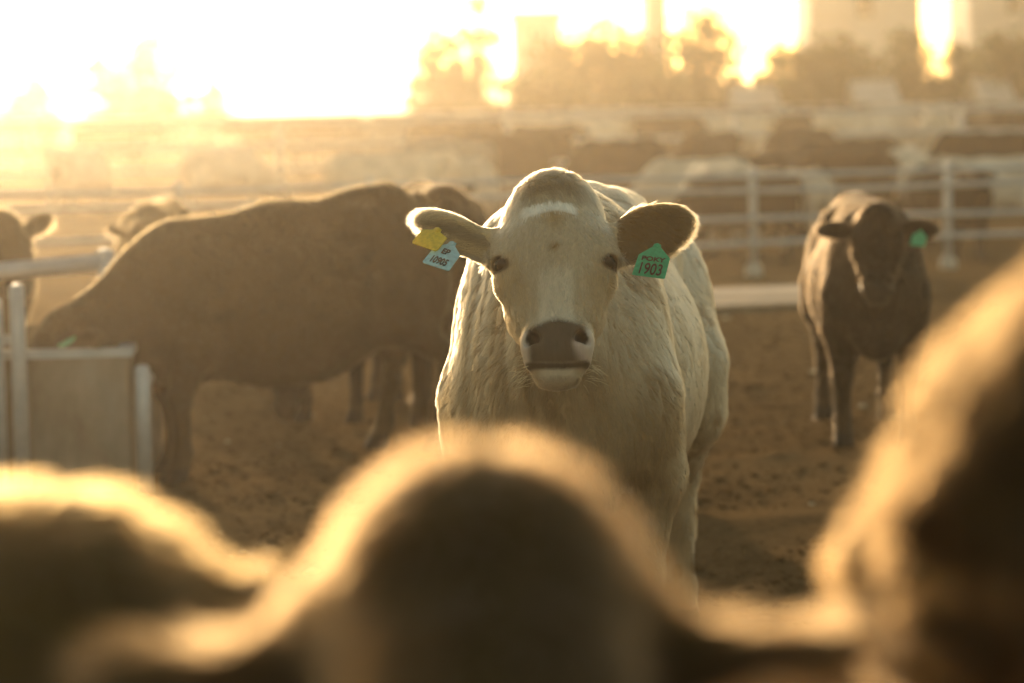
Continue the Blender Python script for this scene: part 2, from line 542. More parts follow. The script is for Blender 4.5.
HIDE = hide_mat('hide', sheen=0.1)
HAIR = hair_mat('hair')

def coat(parent, me, V, NN, Hc, M, n, length, col, weight, rad=0.0006, lift=0.35, clump=0.5, clump_n=2500, seed=1, flow_head=None, name='coat'):
    r = np.random.default_rng(seed)
    nq = len(me.polygons)
    Q = np.empty(nq*4, np.int32); me.loops.foreach_get('vertex_index', Q); Q = Q.reshape(-1, 4)
    A, B, C_, D = (V[Q[:, i]] for i in range(4))
    area = 0.5*np.linalg.norm(np.cross(C_-A, D-B), axis=1)
    w = area*np.mean([weight[Q[:, i]] for i in range(4)], axis=0)
    cdf = np.cumsum(w); cdf /= cdf[-1]
    fi = np.searchsorted(cdf, r.random(n))
    s = r.random(n)[:, None]; t = r.random(n)[:, None]
    def bl(X):
        return (X[Q[fi, 0]]*(1-s) + X[Q[fi, 1]]*s)*(1-t) + (X[Q[fi, 3]]*(1-s) + X[Q[fi, 2]]*s)*t
    P = bl(V); Nn = bl(NN); Nn /= np.linalg.norm(Nn, axis=1)[:, None] + 1e-9
    L = bl(length[:, None])[:, 0]*(0.65 + 0.7*r.random(n))
    c = bl(col[:, :3])*(0.8 + 0.4*r.random(n))[:, None]
    hd = bl(Hc)
    # growth direction
    fl = np.tile(np.array((-0.45, 0, -0.9)), (n, 1))
    hw = sstep(-0.02, 0.06, hd[:, 0] + 0.03)*sstep(-0.34, -0.2, hd[:, 1])*sstep(0.66, 0.6, hd[:, 0])
    hf = np.tile(M[:, 0], (n, 1))*0.9 + M[:, 2][None, :]*(np.sign(hd[:, 2])*np.clip(np.abs(hd[:, 2])*6 - 0.2, 0, 1.2))[:, None]
    ear = np.abs(hd[:, 2]) > 0.125
    hf = np.where(ear[:, None], M[:, 2][None, :]*np.sign(hd[:, 2])[:, None] + M[:, 0][None, :]*0.15, hf)
    fl = fl*(1-hw)[:, None] + hf*hw[:, None]
    fl += np.stack([vnoise(P[:, 0]*7+i*9, P[:, 1]*7, P[:, 2]*7) - 0.5 for i in range(3)], 1)*1.1
    fl += r.normal(0, 0.16, (n, 3))
    fl -= Nn*(fl*Nn).sum(1)[:, None]
    fl /= np.linalg.norm(fl, axis=1)[:, None] + 1e-9
    d1 = Nn*lift + fl*(1-lift*0.6)
    d1 /= np.linalg.norm(d1, axis=1)[:, None]
    K = 4
    pts = np.empty((n, K, 3))
    for k in range(K):
        tt = k/(K-1)
        pts[:, k] = P - Nn*0.001 + L[:, None]*(d1*tt + (fl*0.25 - Nn*0.12 + np.array((0, 0, -0.10)))*tt*tt) + r.normal(0, 0.0008, (n, 3))*tt
    if clump > 0:
        gi = r.choice(n, clump_n, replace=False)
        kd = kdtree.KDTree(clump_n)
        for j, g_ in enumerate(gi): kd.insert(P[g_], j)
        kd.balance()
        near = np.array([kd.find(p)[1] for p in P])
        G = pts[gi][near]
        for k in range(1, K):
            f = clump*(k/(K-1))
            off = G[:, k] - G[:, 0] + G[:, 0]
            pts[:, k] += (off - pts[:, k])*(f*0.75*np.where(ear & (hw > 0.3), 0.15, 1.0))[:, None]
    hc = bpy.data.hair_curves.new(name)
    hc.add_curves([K]*n)
    hc.attributes['position'].data.foreach_set('vector', pts.astype(np.float32).ravel())
    ra = hc.attributes.get('radius') or hc.attributes.new('radius', 'FLOAT', 'POINT')
    ra.data.foreach_set('value', np.tile(np.array([1.0, 0.85, 0.6, 0.2], np.float32)*rad, n))
    ca = hc.attributes.new('col', 'FLOAT_COLOR', 'CURVE')
    ca.data.foreach_set('color', np.concatenate([c, np.ones((n, 1))], 1).astype(np.float32).ravel())
    hc.materials.append(HAIR)
    o = bpy.data.objects.new(name, hc)
    return link(o, parent)

def eye_mat():
    m, nt, out = new_mat('eye_wet')
    p = N(nt, 'BsdfPrincipled', Roughness=0.12)
    p.inputs['Specular IOR Level'].default_value = 0.22
    n1 = N(nt, 'TexNoise', Scale=60.0)
    cr = N(nt, 'ValToRGB'); cr.color_ramp.elements[0].color = (0.006, 0.004, 0.003, 1); cr.color_ramp.elements[1].color = (0.03, 0.016, 0.008, 1)
    nt.links.new(n1.outputs['Fac'], cr.inputs[0]); nt.links.new(cr.outputs[0], p.inputs['Base Color'])
    nt.links.new(p.outputs[0], out.inputs[0])
    return m
EYE = eye_mat()

def add_eyes(root, p, r=0.033, VH=None):
    for w in (1, -1):
        v, f = sphere_mesh((0, 0, 0), r, 18, 12, (0.72, 0.95, 0.95))
        o = mesh_obj('eye', v, f, EYE, root)
        c = p.h(0.222, -0.039, w*0.111)
        mm = Matrix(p.M.tolist()).to_4x4(); mm.translation = Vector(c)
        o.matrix_local = mm

def plastic(name, c, rough=0.45, trans=0.25):
    m, nt, out = new_mat(name)
    p = N(nt, 'BsdfPrincipled', Roughness=rough)
    tc = N(nt, 'TexCoord'); n1 = N(nt, 'TexNoise', Scale=90.0, Detail=5.0)
    nt.links.new(tc.outputs['Object'], n1.inputs['Vector'])
    cr = N(nt, 'ValToRGB')
    cr.color_ramp.elements[0].color = (*[x*0.75 for x in c], 1); cr.color_ramp.elements[1].color = (*c, 1)
    cr.color_ramp.elements[0].position = 0.3; cr.color_ramp.elements[1].position = 0.6
    nt.links.new(n1.outputs['Fac'], cr.inputs[0]); nt.links.new(cr.outputs[0], p.inputs['Base Color'])
    tr = N(nt, 'BsdfTranslucent'); nt.links.new(cr.outputs[0], tr.inputs['Color'])
    mx = N(nt, 'MixShader'); mx.inputs[0].default_value = trans
    nt.links.new(p.outputs[0], mx.inputs[1]); nt.links.new(tr.outputs[0], mx.inputs[2])
    nt.links.new(mx.outputs[0], out.inputs[0])
    return m
TAG_GREEN = plastic('tag_green', (0.07, 0.50, 0.24))
TAG_BLUE = plastic('tag_pale_blue', (0.42, 0.68, 0.75))
TAG_YELLOW = plastic('tag_yellow', (0.85, 0.62, 0.06))
INK = plastic('tag_ink', (0.06, 0.025, 0.012), trans=0.0)

def ear_tag(root, mat, M4, w=0.056, h=0.075, neck=0.022, text=None, label=None, th=0.002):
    """pentagonal plastic tag; local x right, y up (pin at the origin), z out of its face"""
    out = [(-0.008, 0.006), (-0.010, -0.004), (-w*0.5, -neck), (-w*0.52, -neck-h*0.72), (-w*0.47, -h-neck*0.3),
           (w*0.47, -h-neck*0.3), (w*0.52, -neck-h*0.72), (w*0.5, -neck), (0.010, -0.004), (0.008, 0.006)]
    n = len(out)
    def bow(x, y): return -2.2*x*x
    v = [(x, y, th/2 + bow(x, y)) for x, y in out] + [(x, y, -th/2 + bow(x, y)) for x, y in out]
    f = [tuple(range(n)), tuple(range(2*n-1, n-1, -1))] + [(i, i+n, (i+1) % n + n, (i+1) % n) for i in range(n)]
    f[0] = f[0][::-1] if False else f[0]
    o = mesh_obj('ear_tag', v, f, mat, root, smooth=False)
    o.matrix_local = M4
    if label: o['label'] = label
    sv, sf = sphere_mesh((0, 0.0, 0.002), 0.007, 12, 6, (1, 1, 0.5))
    mesh_obj('stud', sv, sf, mat, o)
    for (s, y, size, xs) in (text or []):
        cu = bpy.data.curves.new('lettering', 'FONT')
        cu.body = s; cu.size = size; cu.align_x = 'CENTER'; cu.extrude = 0.0004
        cu.offset = 0.0006
        cu.materials.append(INK)
        tmp = bpy.data.objects.new('lettering', cu)
        COL.objects.link(tmp)
        lm = bpy.data.meshes.new_from_object(tmp.evaluated_get(bpy.context.evaluated_depsgraph_get()))
        lm.name = 'lettering'
        bpy.data.objects.remove(tmp); bpy.data.curves.remove(cu)
        to = bpy.data.objects.new('lettering', lm)
        link(to, o)
        to.location = (0, y, th/2 + 0.0006)
        to.scale = (xs, 1, 1)
    return o

def frame4(x, y, z, loc):
    m = Matrix((Vector(x).normalized(), Vector(y).normalized(), Vector(z).normalized())).transposed().to_4x4()
    m.translation = Vector(loc)
    return m

# --- the pale cow the camera focuses on
MAIN_A = 7.8
MAIN_S = 1.055
P0 = Pose(poll=(1.0, 0.045, 1.415), pitch=62, yaw=7.8, roll=0, ear=((24, 10, 1.05), (27, 52, 0.70, 0.004)), rump=0.05, fat=0.82, seed=2, ear_w=1.0, ear_l=0.99, ear_u=0.165, hl=0.89, bony=0.6, folds=0.006)
me0, V0, N0, H0 = cow_mesh('body', P0, 0.013, 0.0055, wob=0.003, wob_s=7.0)
u, v, w = H0[:, 0], H0[:, 1], H0[:, 2]
nz = vnoise(V0[:, 0]*14, V0[:, 1]*14, V0[:, 2]*14)
nf = vnoise(V0[:, 0]*60, V0[:, 1]*60, V0[:, 2]*60)
c0 = np.tile(np.array((0.54, 0.45, 0.335)), (len(V0), 1))
onhead = sstep(-0.05, 0.0, u)*sstep(-0.25, -0.15, v)*(np.abs(w) < 0.4)*(V0[:, 0] > 0.85)
c0 = mixc(c0, (0.43, 0.33, 0.215), onhead*0.8)
c0 = mixc(c0, (0.22, 0.13, 0.055), onhead*sstep(0.075, 0.03, u + (nz-0.5)*0.04)*sstep(0.085, 0.045, np.abs(w + 0.005))*0.75)       # tan topknot, with the shadow among its hair clumps painted in
c0 = mixc(c0, (0.80, 0.74, 0.66), onhead*sstep(0.012, 0.004, np.abs(u - 0.098 - 0.9*np.abs(w)*0.1 + (nz-0.5)*0.012) - 0.008)*sstep(0.072, 0.058, np.abs(w+0.012))*(np.abs(w) < 0.1))   # white bar
c0 = mixc(c0, (0.40, 0.25, 0.11), onhead*sstep(0.10, 0.115, u)*sstep(0.20, 0.13, u)*sstep(0.055, 0.01, np.abs(w)+(u-0.1)*0.3)*0.7)
c0 = mixc(c0, (0.30, 0.19, 0.09), onhead*sstep(0.011, 0.006, np.hypot(u-0.21, w*0.8)+(nf-0.5)*0.006)*(np.abs(w) < 0.05))        # whorl
c0 = mixc(c0, (0.36, 0.235, 0.115), onhead*sstep(0.045, 0.085, np.abs(w) + (nz-0.5)*0.03)*sstep(0.24, 0.28, u)*sstep(0.46, 0.40, u)*0.55)
c0 = mixc(c0, (0.40, 0.27, 0.14), onhead*sstep(0.07, 0.03, np.sqrt((u-0.235)**2 + (v+0.04)**2 + (np.abs(w)-0.105)**2))*0.6)
c0 = mixc(c0, (0.62, 0.53, 0.42), onhead*sstep(0.16, 0.12, u)*sstep(0.05, 0.08, u)*sstep(0.04, 0.09, np.abs(w))*(np.abs(w) < 0.13)*0.6)
c0 = mixc(c0, (0.62, 0.53, 0.41), onhead*sstep(0.24, 0.30, u)*sstep(0.05, 0.03, np.abs(w))*0.8)
eyed = np.sqrt(((u-0.224)*1.25)**2 + (v+0.040)**2 + (np.abs(w)-0.115)**2)
c0 = mixc(c0, (0.09, 0.052, 0.025), onhead*sstep(0.042, 0.033, eyed)*(v > -0.1))
mz = onhead*sstep(0.404, 0.424, u + (nz-0.5)*0.012 - 0.30*np.abs(w) + 0.010)*sstep(-0.075, -0.05, v)*sstep(0.522, 0.515, u + 0.022*(w/0.088)**2)
c0 = mixc(c0, (0.105, 0.074, 0.047), mz)
c0 = mixc(c0, (0.55, 0.42, 0.36), mz*sstep(0.038, 0.060, w + (nz-0.5)*0.05)*sstep(0.455, 0.475, u)*sstep(0.35, 0.5, nf+0.15))     # pale pink skin at one nostril
c0 = mixc(c0, (0.60, 0.50, 0.42), mz*sstep(0.058, 0.076, np.abs(w) + (nz-0.5)*0.02))
c0 = mixc(c0, (0.07, 0.045, 0.028), onhead*sstep(0.009, 0.003, np.abs(u - 0.524 + 0.022*(w/0.088)**2))*sstep(0.082, 0.07, np.abs(w))*(v > -0.05))
c0 = mixc(c0, (0.012, 0.008, 0.006), onhead*sstep(0.020, 0.014, np.sqrt(((u-0.450)*0.9)**2 + (np.abs(w)-0.055)**2 + (v+0.006)**2)))
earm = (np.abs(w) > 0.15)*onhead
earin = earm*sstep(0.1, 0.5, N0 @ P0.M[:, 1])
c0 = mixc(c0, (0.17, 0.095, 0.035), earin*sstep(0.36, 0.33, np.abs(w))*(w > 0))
c0 = mixc(c0, (0.46, 0.34, 0.19), earin*(w < 0))
body_z = V0[:, 2]
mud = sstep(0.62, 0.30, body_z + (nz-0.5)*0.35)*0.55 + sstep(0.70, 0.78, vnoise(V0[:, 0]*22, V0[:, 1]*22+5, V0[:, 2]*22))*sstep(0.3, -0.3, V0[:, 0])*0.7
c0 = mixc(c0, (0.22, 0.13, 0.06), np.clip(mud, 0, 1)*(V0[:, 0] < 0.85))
c0 = mixc(c0, (0.34, 0.22, 0.11), sstep(1.05, 0.7, body_z + (nz-0.5)*0.25)*sstep(0.25, 0.6, V0[:, 0])*(onhead < 0.5)*0.5)  # dirt plus painted shade, browner down the brisket and lower neck
c0 = mixc(c0, (0.28, 0.175, 0.08), sstep(1.22, 0.88, body_z + (nz-0.5)*0.2)*sstep(0.2, 0.75, N0[:, 0])*(onhead < 0.5)*0.65)  # shade of the chest painted into the coat colour where the hide faces forward
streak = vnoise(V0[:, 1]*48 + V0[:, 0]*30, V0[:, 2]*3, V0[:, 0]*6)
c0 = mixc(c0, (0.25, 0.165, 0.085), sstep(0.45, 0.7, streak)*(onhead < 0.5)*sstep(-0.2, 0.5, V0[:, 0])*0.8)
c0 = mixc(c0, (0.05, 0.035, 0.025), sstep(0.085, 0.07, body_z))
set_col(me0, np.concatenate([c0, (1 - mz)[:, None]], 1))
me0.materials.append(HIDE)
main = empty('cow', scale=MAIN_S)
fwd = Vector((-math.sin(R(MAIN_A)), -math.cos(R(MAIN_A)), 0))
MAIN_RZ = math.atan2(fwd.y, fwd.x)
_hp = Matrix.Rotation(MAIN_RZ, 3, 'Z') @ Vector(P0.poll)*MAIN_S
_t = at(553, 181, 7.05)
main.location = (_t.x - _hp.x, _t.y - _hp.y, 0)
main.rotation_euler = (0, 0, MAIN_RZ)
tag(main, 'cream white cow facing the camera in sharp focus, green tag numbered 1903 in ear', 'cow')
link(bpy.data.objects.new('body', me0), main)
len0 = np.full(len(V0), 0.022)
len0 = np.where(onhead > 0.5, 0.010, len0)
len0 = np.where(onhead*sstep(0.09, 0.03, u) > 0.4, 0.020, len0)
len0 = np.where(earm > 0.5, 0.018, len0)
earedge = earm*(np.abs(N0 @ P0.M[:, 1]) < 0.55)
len0 = np.where(earedge > 0.5, 0.026, len0)
len0 = np.where((V0[:, 0] > 0.4)*(V0[:, 2] > 0.6)*(onhead < 0.5), 0.023, len0)
wt = np.where(onhead > 0.5, 3.2, 1.0)*(1 - mz)
wt = np.where(earedge > 0.5, 7.0, wt)
wt = np.where(eyed*onhead + (1-onhead) < 0.038, 0.0, wt)
wt = np.where(V0[:, 2] < 0.3, 0.15, wt)
wt = np.where((onhead > 0.5)*(np.abs(u - 0.524 + 0.022*(w/0.088)**2) < 0.014)*(v > -0.065), 0.0, wt)
hcol = c0*0.84
coat(main, me0, V0, N0, H0, P0.M, 300000, len0, np.concatenate([hcol, hcol[:, :1]], 1), wt, rad=0.00048, lift=0.30, clump=0.6, clump_n=9000, seed=5)
add_eyes(main, P0)
# whiskers
wr = np.random.default_rng(11)
wm = MB()
for i in range(70):
    s_ = wr.choice([-1, 1])
    a = P0.h(0.47 + wr.random()*0.07, -0.10 + wr.random()*0.07, s_*(0.055 + wr.random()*0.03))
    d = P0.M @ np.array((0.4 + wr.normal(0, .3), 0.25 + wr.normal(0, .3), s_*(0.6 + wr.random()*0.6)))
    d = d/np.linalg.norm(d)*(0.02 + 0.03*wr.random())
    wm.tube([a, a + d*0.5, a + d + np.array((0, 0, -0.006))], [0.0005, 0.0004, 0.0002], 3, False)
whisk = wm.build('whiskers', noise_mat('whisker_hair', (0.5, 0.4, 0.25), (0.75, 0.62, 0.42), bump=0))
whisk.parent = main
whisk['kind'] = 'stuff'
# tags in the ears: positions in head space, faces toward the camera
def head_dir(p, a): return Vector(p.M @ np.array(a))
tx = head_dir(P0, (0.0, 0.05, 1)); ty = head_dir(P0, (-1, -0.42, 0.0)); tz = tx.cross(ty)
def rot_in_face(x, y, deg):
    c, s_ = math.cos(R(deg)), math.sin(R(deg))
    return x*c + y*s_, y*c - x*s_
x1, y1 = rot_in_face(tx, ty, -14)
ear_tag(main, TAG_GREEN, frame4(x1, y1, x1.cross(y1), P0.h(0.196, 0.004, 0.238)), w=0.074, h=0.092, neck=0.034,
        text=[('POKY', -0.053, 0.0195, 1.08), ('1903', -0.098, 0.053, 0.56)], label='green plastic ear tag printed 1903')
x2, y2 = rot_in_face(tx, ty, -28)
ear_tag(main, TAG_BLUE, frame4(x2, y2, x2.cross(y2), P0.h(0.185, 0.016, -0.238)), w=0.068, h=0.074, neck=0.024,
        text=[('EP', -0.038, 0.024, 0.8), ('10905', -0.073, 0.030, 0.60)], label='pale blue plastic ear tag with faded numbers')
x3, y3 = rot_in_face(tx, ty, -30)
ear_tag(main, TAG_YELLOW, frame4(x3, y3, x3.cross(y3), P0.h(0.140, 0.008, -0.272)), w=0.066, h=0.058, neck=0.012, label='plain yellow plastic ear tag')

# ------------------------------------------------------------------ the setting
DIRT1, DIRT2 = (0.10, 0.062, 0.029), (0.215, 0.140, 0.070)

def ground_mat():
    m, nt, out = new_mat('trampled_dirt')
    tc = N(nt, 'TexCoord')
    n1 = N(nt, 'TexNoise', Scale=0.9, Detail=9.0, Roughness=0.68)
    n2 = N(nt, 'TexNoise', Scale=22.0, Detail=8.0, Roughness=0.75)
    n3 = N(nt, 'TexNoise', Scale=0.05, Detail=4.0)
    vo = N(nt, 'TexVoronoi', Scale=9.0)
    for n in (n1, n2, n3, vo): nt.links.new(tc.outputs['Object'], n.inputs['Vector'])
    ad = N(nt, 'Math', operation='ADD'); nt.links.new(n1.outputs['Fac'], ad.inputs[0]); nt.links.new(n2.outputs['Fac'], ad.inputs[1])
    cr = N(nt, 'ValToRGB')
    e = cr.color_ramp.elements
    e[0].position = 0.34; e[0].color = (*[x*0.7 for x in DIRT1], 1); e[1].position = 0.7; e[1].color = (*DIRT2, 1)
    x = e.new(0.5); x.color = (*[(a+b)/2 for a, b in zip(DIRT1, DIRT2)], 1)
    hv = N(nt, 'Math', operation='MULTIPLY'); hv.inputs[1].default_value = 0.5
    nt.links.new(ad.outputs[0], hv.inputs[0]); nt.links.new(hv.outputs[0], cr.inputs[0])
    # far fields: dry pale grass and dust
    sx = N(nt, 'SeparateXYZ'); nt.links.new(tc.outputs['Object'], sx.inputs[0])
    mr = N(nt, 'MapRange'); mr.inputs['From Min'].default_value = 40; mr.inputs['From Max'].default_value = 130
    nt.links.new(sx.outputs['Y'], mr.inputs['Value'])
    fr = N(nt, 'ValToRGB'); fr.color_ramp.elements[0].color = (0.20, 0.14, 0.08, 1); fr.color_ramp.elements[1].color = (0.30, 0.23, 0.13, 1)
    nt.links.new(n3.outputs['Fac'], fr.inputs[0])
    mx = N(nt, 'Mix', data_type='RGBA'); nt.links.new(mr.outputs[0], mx.inputs[0])
    nt.links.new(cr.outputs[0], mx.inputs[6]); nt.links.new(fr.outputs[0], mx.inputs[7])
    p = N(nt, 'BsdfPrincipled', Roughness=0.95); p.inputs['Specular IOR Level'].default_value = 0.0
    nt.links.new(mx.outputs[2], p.inputs['Base Color'])
    b = N(nt, 'Bump', Strength=0.9, Distance=0.02); nt.links.new(n2.outputs['Fac'], b.inputs['Height'])
    b2 = N(nt, 'Bump', Strength=0.1, Distance=0.02); nt.links.new(vo.outputs['Distance'], b2.inputs['Height']); nt.links.new(b.outputs[0], b2.inputs['Normal'])
    nt.links.new(b2.outputs[0], p.inputs['Normal'])
    nt.links.new(p.outputs[0], out.inputs[0])
    return m

def spread(lo, hi, h, a, b, grow=1.25):
    mid = list(np.arange(a, b + 1e-6, h))
    out = mid[:]
    s_ = h; x = b
    while x < hi:
        s_ *= grow; x += s_; out.append(min(x, hi))
    s_ = h; x = a
    while x > lo:
        s_ *= grow; x -= s_; out.insert(0, max(x, lo))
    return np.array(out)

gx = spread(-1500, 1500, 0.055, -4.5, 5.5)
gy = spread(-60, 3000, 0.055, 6.0, 24.0, 1.12)
GX, GY = np.meshgrid(gx, gy, indexing='ij')
def dirt_height(x, y):
    z = (vnoise(x*1.1, y*1.1, x*0+1) - 0.5)*0.02
    z += (vnoise(x*4.3+3, y*4.3, x*0+4) - 0.5)*0.015
    z += np.maximum(vnoise(x*9.1, y*9.1+8, x*0+9) - 0.5, 0)*0.024
    z += (vnoise(x*14, y*14, x*0+2) - 0.5)*0.006
    return z - 0.02
GZ = dirt_height(GX, GY)*np.clip((32 - GY)/6, 0, 1)*np.clip(GY/3, 0, 1)*np.clip((9 - np.abs(GX))/3, 0, 1)
# hummocks of trampled manure
for (px, py, r_, h_) in ((780, 456, 0.28, 0.035), (735, 520, 0.4, 0.03), (900, 520, 0.5, 0.03)):
    q = ground(px, py)
    GZ += h_*np.exp(-(((GX-q.x)/r_)**2 + ((GY-q.y)/(r_*0.8))**2)*1.6)
nxg, nyg = GX.shape
ii = (np.arange(nxg-1)[:, None]*nyg + np.arange(nyg-1)[None, :]).ravel()
GQ = np.stack([ii, ii+nyg, ii+nyg+1, ii+1], 1)
gme = np_mesh('ground', np.stack([GX.ravel(), GY.ravel(), GZ.ravel()], 1), GQ)
gme.materials.append(ground_mat())
tag(link(bpy.data.objects.new('ground', gme)), kind='structure')

# loose clods of dirt and manure
def clods(n, name, mat, size, region, seed, flat=0.7):
    r = np.random.default_rng(seed)
    base = np.array([(0,0,1),(0.89,0,0.45),(0.28,0.85,0.45),(-0.72,0.53,0.45),(-0.72,-0.53,0.45),(0.28,-0.85,0.45),
                     (0.72,0.53,-0.45),(-0.28,0.85,-0.45),(-0.89,0,-0.45),(-0.28,-0.85,-0.45),(0.72,-0.53,-0.45),(0,0,-1)])
    tri = np.array([(0,1,2),(0,2,3),(0,3,4),(0,4,5),(0,5,1),(1,6,2),(2,7,3),(3,8,4),(4,9,5),(5,10,1),(6,7,2),(7,8,3),(8,9,4),(9,10,5),(10,6,1),(11,7,6),(11,8,7),(11,9,8),(11,10,9),(11,6,10)])
    x = r.uniform(region[0], region[1], n); y = region[2] + (region[3]-region[2])*r.random(n)**1.15
    s = size*np.exp(r.normal(0, 0.55, n))
    z = dirt_height(x, y)
    B = base[None]*(1 + r.normal(0, 0.28, (n, 12, 1)))
    B = B*(s[:, None, None])*np.array((1, 1, flat))
    a = r.uniform(0, 6.28, n); ca, sa = np.cos(a), np.sin(a)
    Bx = B[..., 0]*ca[:, None] - B[..., 1]*sa[:, None]; By = B[..., 0]*sa[:, None] + B[..., 1]*ca[:, None]
    V = np.stack([Bx + x[:, None], By + y[:, None], B[..., 2] + (z + s*0.2)[:, None]], -1).reshape(-1, 3)
    T = (tri[None] + (np.arange(n)*12)[:, None, None]).reshape(-1, 3)
    me = np_mesh(name, V, T)
    me.materials.append(mat)
    o = link(bpy.data.objects.new(name, me))
    tag(o, kind='stuff')
    return o
o = clods(45000, 'dirt_clods', noise_mat('clod_dirt', (0.085, 0.048, 0.021), (0.19, 0.118, 0.056), scale=3, bump=0.5, spec=0.0), 0.007, (-3.5, 4.5, 7.5, 24), 1, 0.5)
tag(o, 'brown clods of dry dirt scattered over the pen floor', 'dirt')
o = clods(300, 'straw_chaff', noise_mat('pale_chaff', (0.35, 0.28, 0.18), (0.6, 0.52, 0.38), scale=3), 0.008, (-3.5, 4.5, 8, 24), 2, 0.35)
tag(o, 'pale bits of chaff and straw strewn on the dirt', 'straw')

# fence line direction: left end nearer, right end further away
FA = at(90, 188, 25.2); FB = at(900, 166, 27.2)
FD = Vector((FB.x - FA.x, FB.y - FA.y, 0)).normalized()
FN = Vector((-FD.y, FD.x, 0))          # away from the camera
FO = Vector((FA.x, FA.y, 0))
FRZ = math.atan2(FD.y, FD.x)

CONC = noise_mat('concrete', (0.36, 0.33, 0.29), (0.50, 0.46, 0.41), scale=3, bump=0.3, bscale=30)
CONC_D = noise_mat('stained_concrete', (0.20, 0.16, 0.12), (0.34, 0.29, 0.23), scale=2, bump=0.4, bscale=25)
STEEL = noise_mat('galvanised_pipe', (0.34, 0.36, 0.39), (0.48, 0.50, 0.53), scale=6, rough=0.5, bump=0.1, metallic=0.25)
STEEL_D = noise_mat('dull_steel', (0.12, 0.085, 0.055), (0.36, 0.32, 0.27), scale=2.5, rough=0.65, bump=0.25, stretch=(1, 1, 0.5))

def fence_pt(px, off=0.0):
    """distance along the fence line at which it crosses picture column px"""
    d = ray(px, 200)
    # camera (0,0) + t d = FO + s FD + off FN
    A = Matrix(((d.x, -FD.x), (d.y, -FD.y)))
    b = Vector((FO.x + FN.x*off, FO.y + FN.y*off))
    t, s_ = A.inverted() @ b
    return s_

CONC_A = noise_mat('muddy_concrete', (0.13, 0.10, 0.07), (0.24, 0.195, 0.145), scale=1.5, bump=0.4, bscale=25)
# concrete apron in front of the bunk
ap = MB()
s0, s1 = fence_pt(640, -3.0), fence_pt(838, -3.0)
ap.box((s0, -4.0, -0.1), (s1, -2.1, 0.035))
apo = ap.build('concrete_apron', CONC_A)
apo.location = FO; apo.rotation_euler = (0, 0, FRZ)
tag(apo, kind='structure')

def pipe_fence(name, origin, rz, s0, s1, posts, rails, prad, rrad, mat, label, group=None, ptop=None, zbase=0.0, footing=False):
    fm = None
    root = empty(name, origin, rz)
    tag(root, label, 'fence', group)
    pm = None
    for s_ in posts:
        if pm is None:
            m_ = MB(); m_.tube([(0, 0, zbase), (0, 0, ptop), (0, 0, ptop + 0.02)], [prad, prad, prad*0.6], 12)
            o = m_.build('post', mat, root, True); pm = o.data
        else:
            o = link(bpy.data.objects.new('post', pm), root)
        o.location = (s_, 0, 0)
        if footing:
            if fm is None:
                m_ = MB(); m_.tube([(0, 0, -0.05), (0, 0, 0.07), (0, 0, 0.10)], [0.085, 0.08, 0.055], 10); q_ = m_.build('footing', CONC, root, True); fm = q_.data
            else: q_ = link(bpy.data.objects.new('footing', fm), root)
            q_.location = (s_, 0, 0)
    for z in rails:
        m_ = MB()
        nn_ = 14
        m_.tube([(s0 + (s1-s0)*i/nn_, -prad*0.7 - rrad*0.5, z + 0.012*math.sin(i*2.1 + z*9)) for i in range(nn_+1)], rrad, 8)
        m_.build('rail', mat, root, True)
    return root
pxs = [-12, 179, 370, 562, 753, 948]
posts = [fence_pt(x) for x in pxs]
dsp = posts[-1] - posts[-2]
posts = [posts[0]-2*dsp, posts[0]-dsp] + posts + [posts[-1] + dsp*(i+1) for i in range(4)]
pipe_fence('pipe_fence', FO, FRZ, posts[0]-0.5, posts[-1]+0.5, posts, [0.93, 0.79, 0.52, 0.30], 0.037, 0.026, STEEL,
           'pale galvanised pipe rail fence with round posts behind the cream white cow', 'pen fences', ptop=0.99, footing=True)
for i, (Y, sk, lab) in enumerate(((50, 2.0, 'middle pipe fence crossing behind the first rows of far cattle'),
                                  (71, -1.0, 'farthest thin pipe fence just in front of the trees'))):
    ps = [x*4.0 for x in range(-7 - i*3, 9 + i*3)]
    pipe_fence('pipe_fence', (0, Y, 0), R(sk), ps[0], ps[-1], ps, [1.35, 0.95, 0.55], 0.06, 0.045, STEEL, lab, 'pen fences', ptop=1.4)

# ------------------------------------------------------------------ drinking trough on the left
T0 = ground(128, 497)
trough = empty('water_trough', (T0.x, T0.y + 0.15, 0), R(4))
tag(trough, 'grey steel water trough at the left edge with pipe uprights and a cow drinking', 'trough')
tl, tw, thh = 2.2, 0.85, 0.60
m_ = MB()
m_.box((-tl, 0, 0), (0, 0.04, thh)); m_.box((-tl, tw-0.04, 0), (0, tw, thh)); m_.box((-tl, 0.04, 0), (-tl+0.04, tw-0.04, thh)); m_.box((-0.04, 0.04, 0), (0, tw-0.04, thh))
m_.box((-tl+0.04, 0.04, 0.03), (-0.04, tw-0.04, 0.08))
m_.build('tank', STEEL_D, trough)
rbm = None
for x in (-1.95, -1.45, -0.95, -0.45, -0.03):
    if rbm is None:
        m_ = MB(); m_.box((-0.02, -0.018, 0.02), (0.02, -0.002, thh-0.02)); o = m_.build('stiffener', STEEL_D, trough); rbm = o.data
    else: o = link(bpy.data.objects.new('stiffener', rbm), trough)
    o.location = (x, 0, 0)
m_ = MB()
for a, b in (((-tl-0.02, -0.02, thh+0.002), (0.02, 0.05, thh+0.04)), ((-tl-0.02, tw-0.05, thh+0.002), (0.02, tw+0.02, thh+0.04)),
             ((-tl-0.02, 0.053, thh+0.004), (-tl+0.05, tw-0.053, thh+0.038)), ((-0.05, 0.053, thh+0.004), (0.02, tw-0.053, thh+0.038))):
    m_.box(a, b)
m_.build('rim', STEEL, trough)
m_ = MB(); m_.box((-tl+0.041, 0.041, 0.2), (-0.041, tw-0.041, thh-0.08))
wm_, nt, out = new_mat('trough_water')
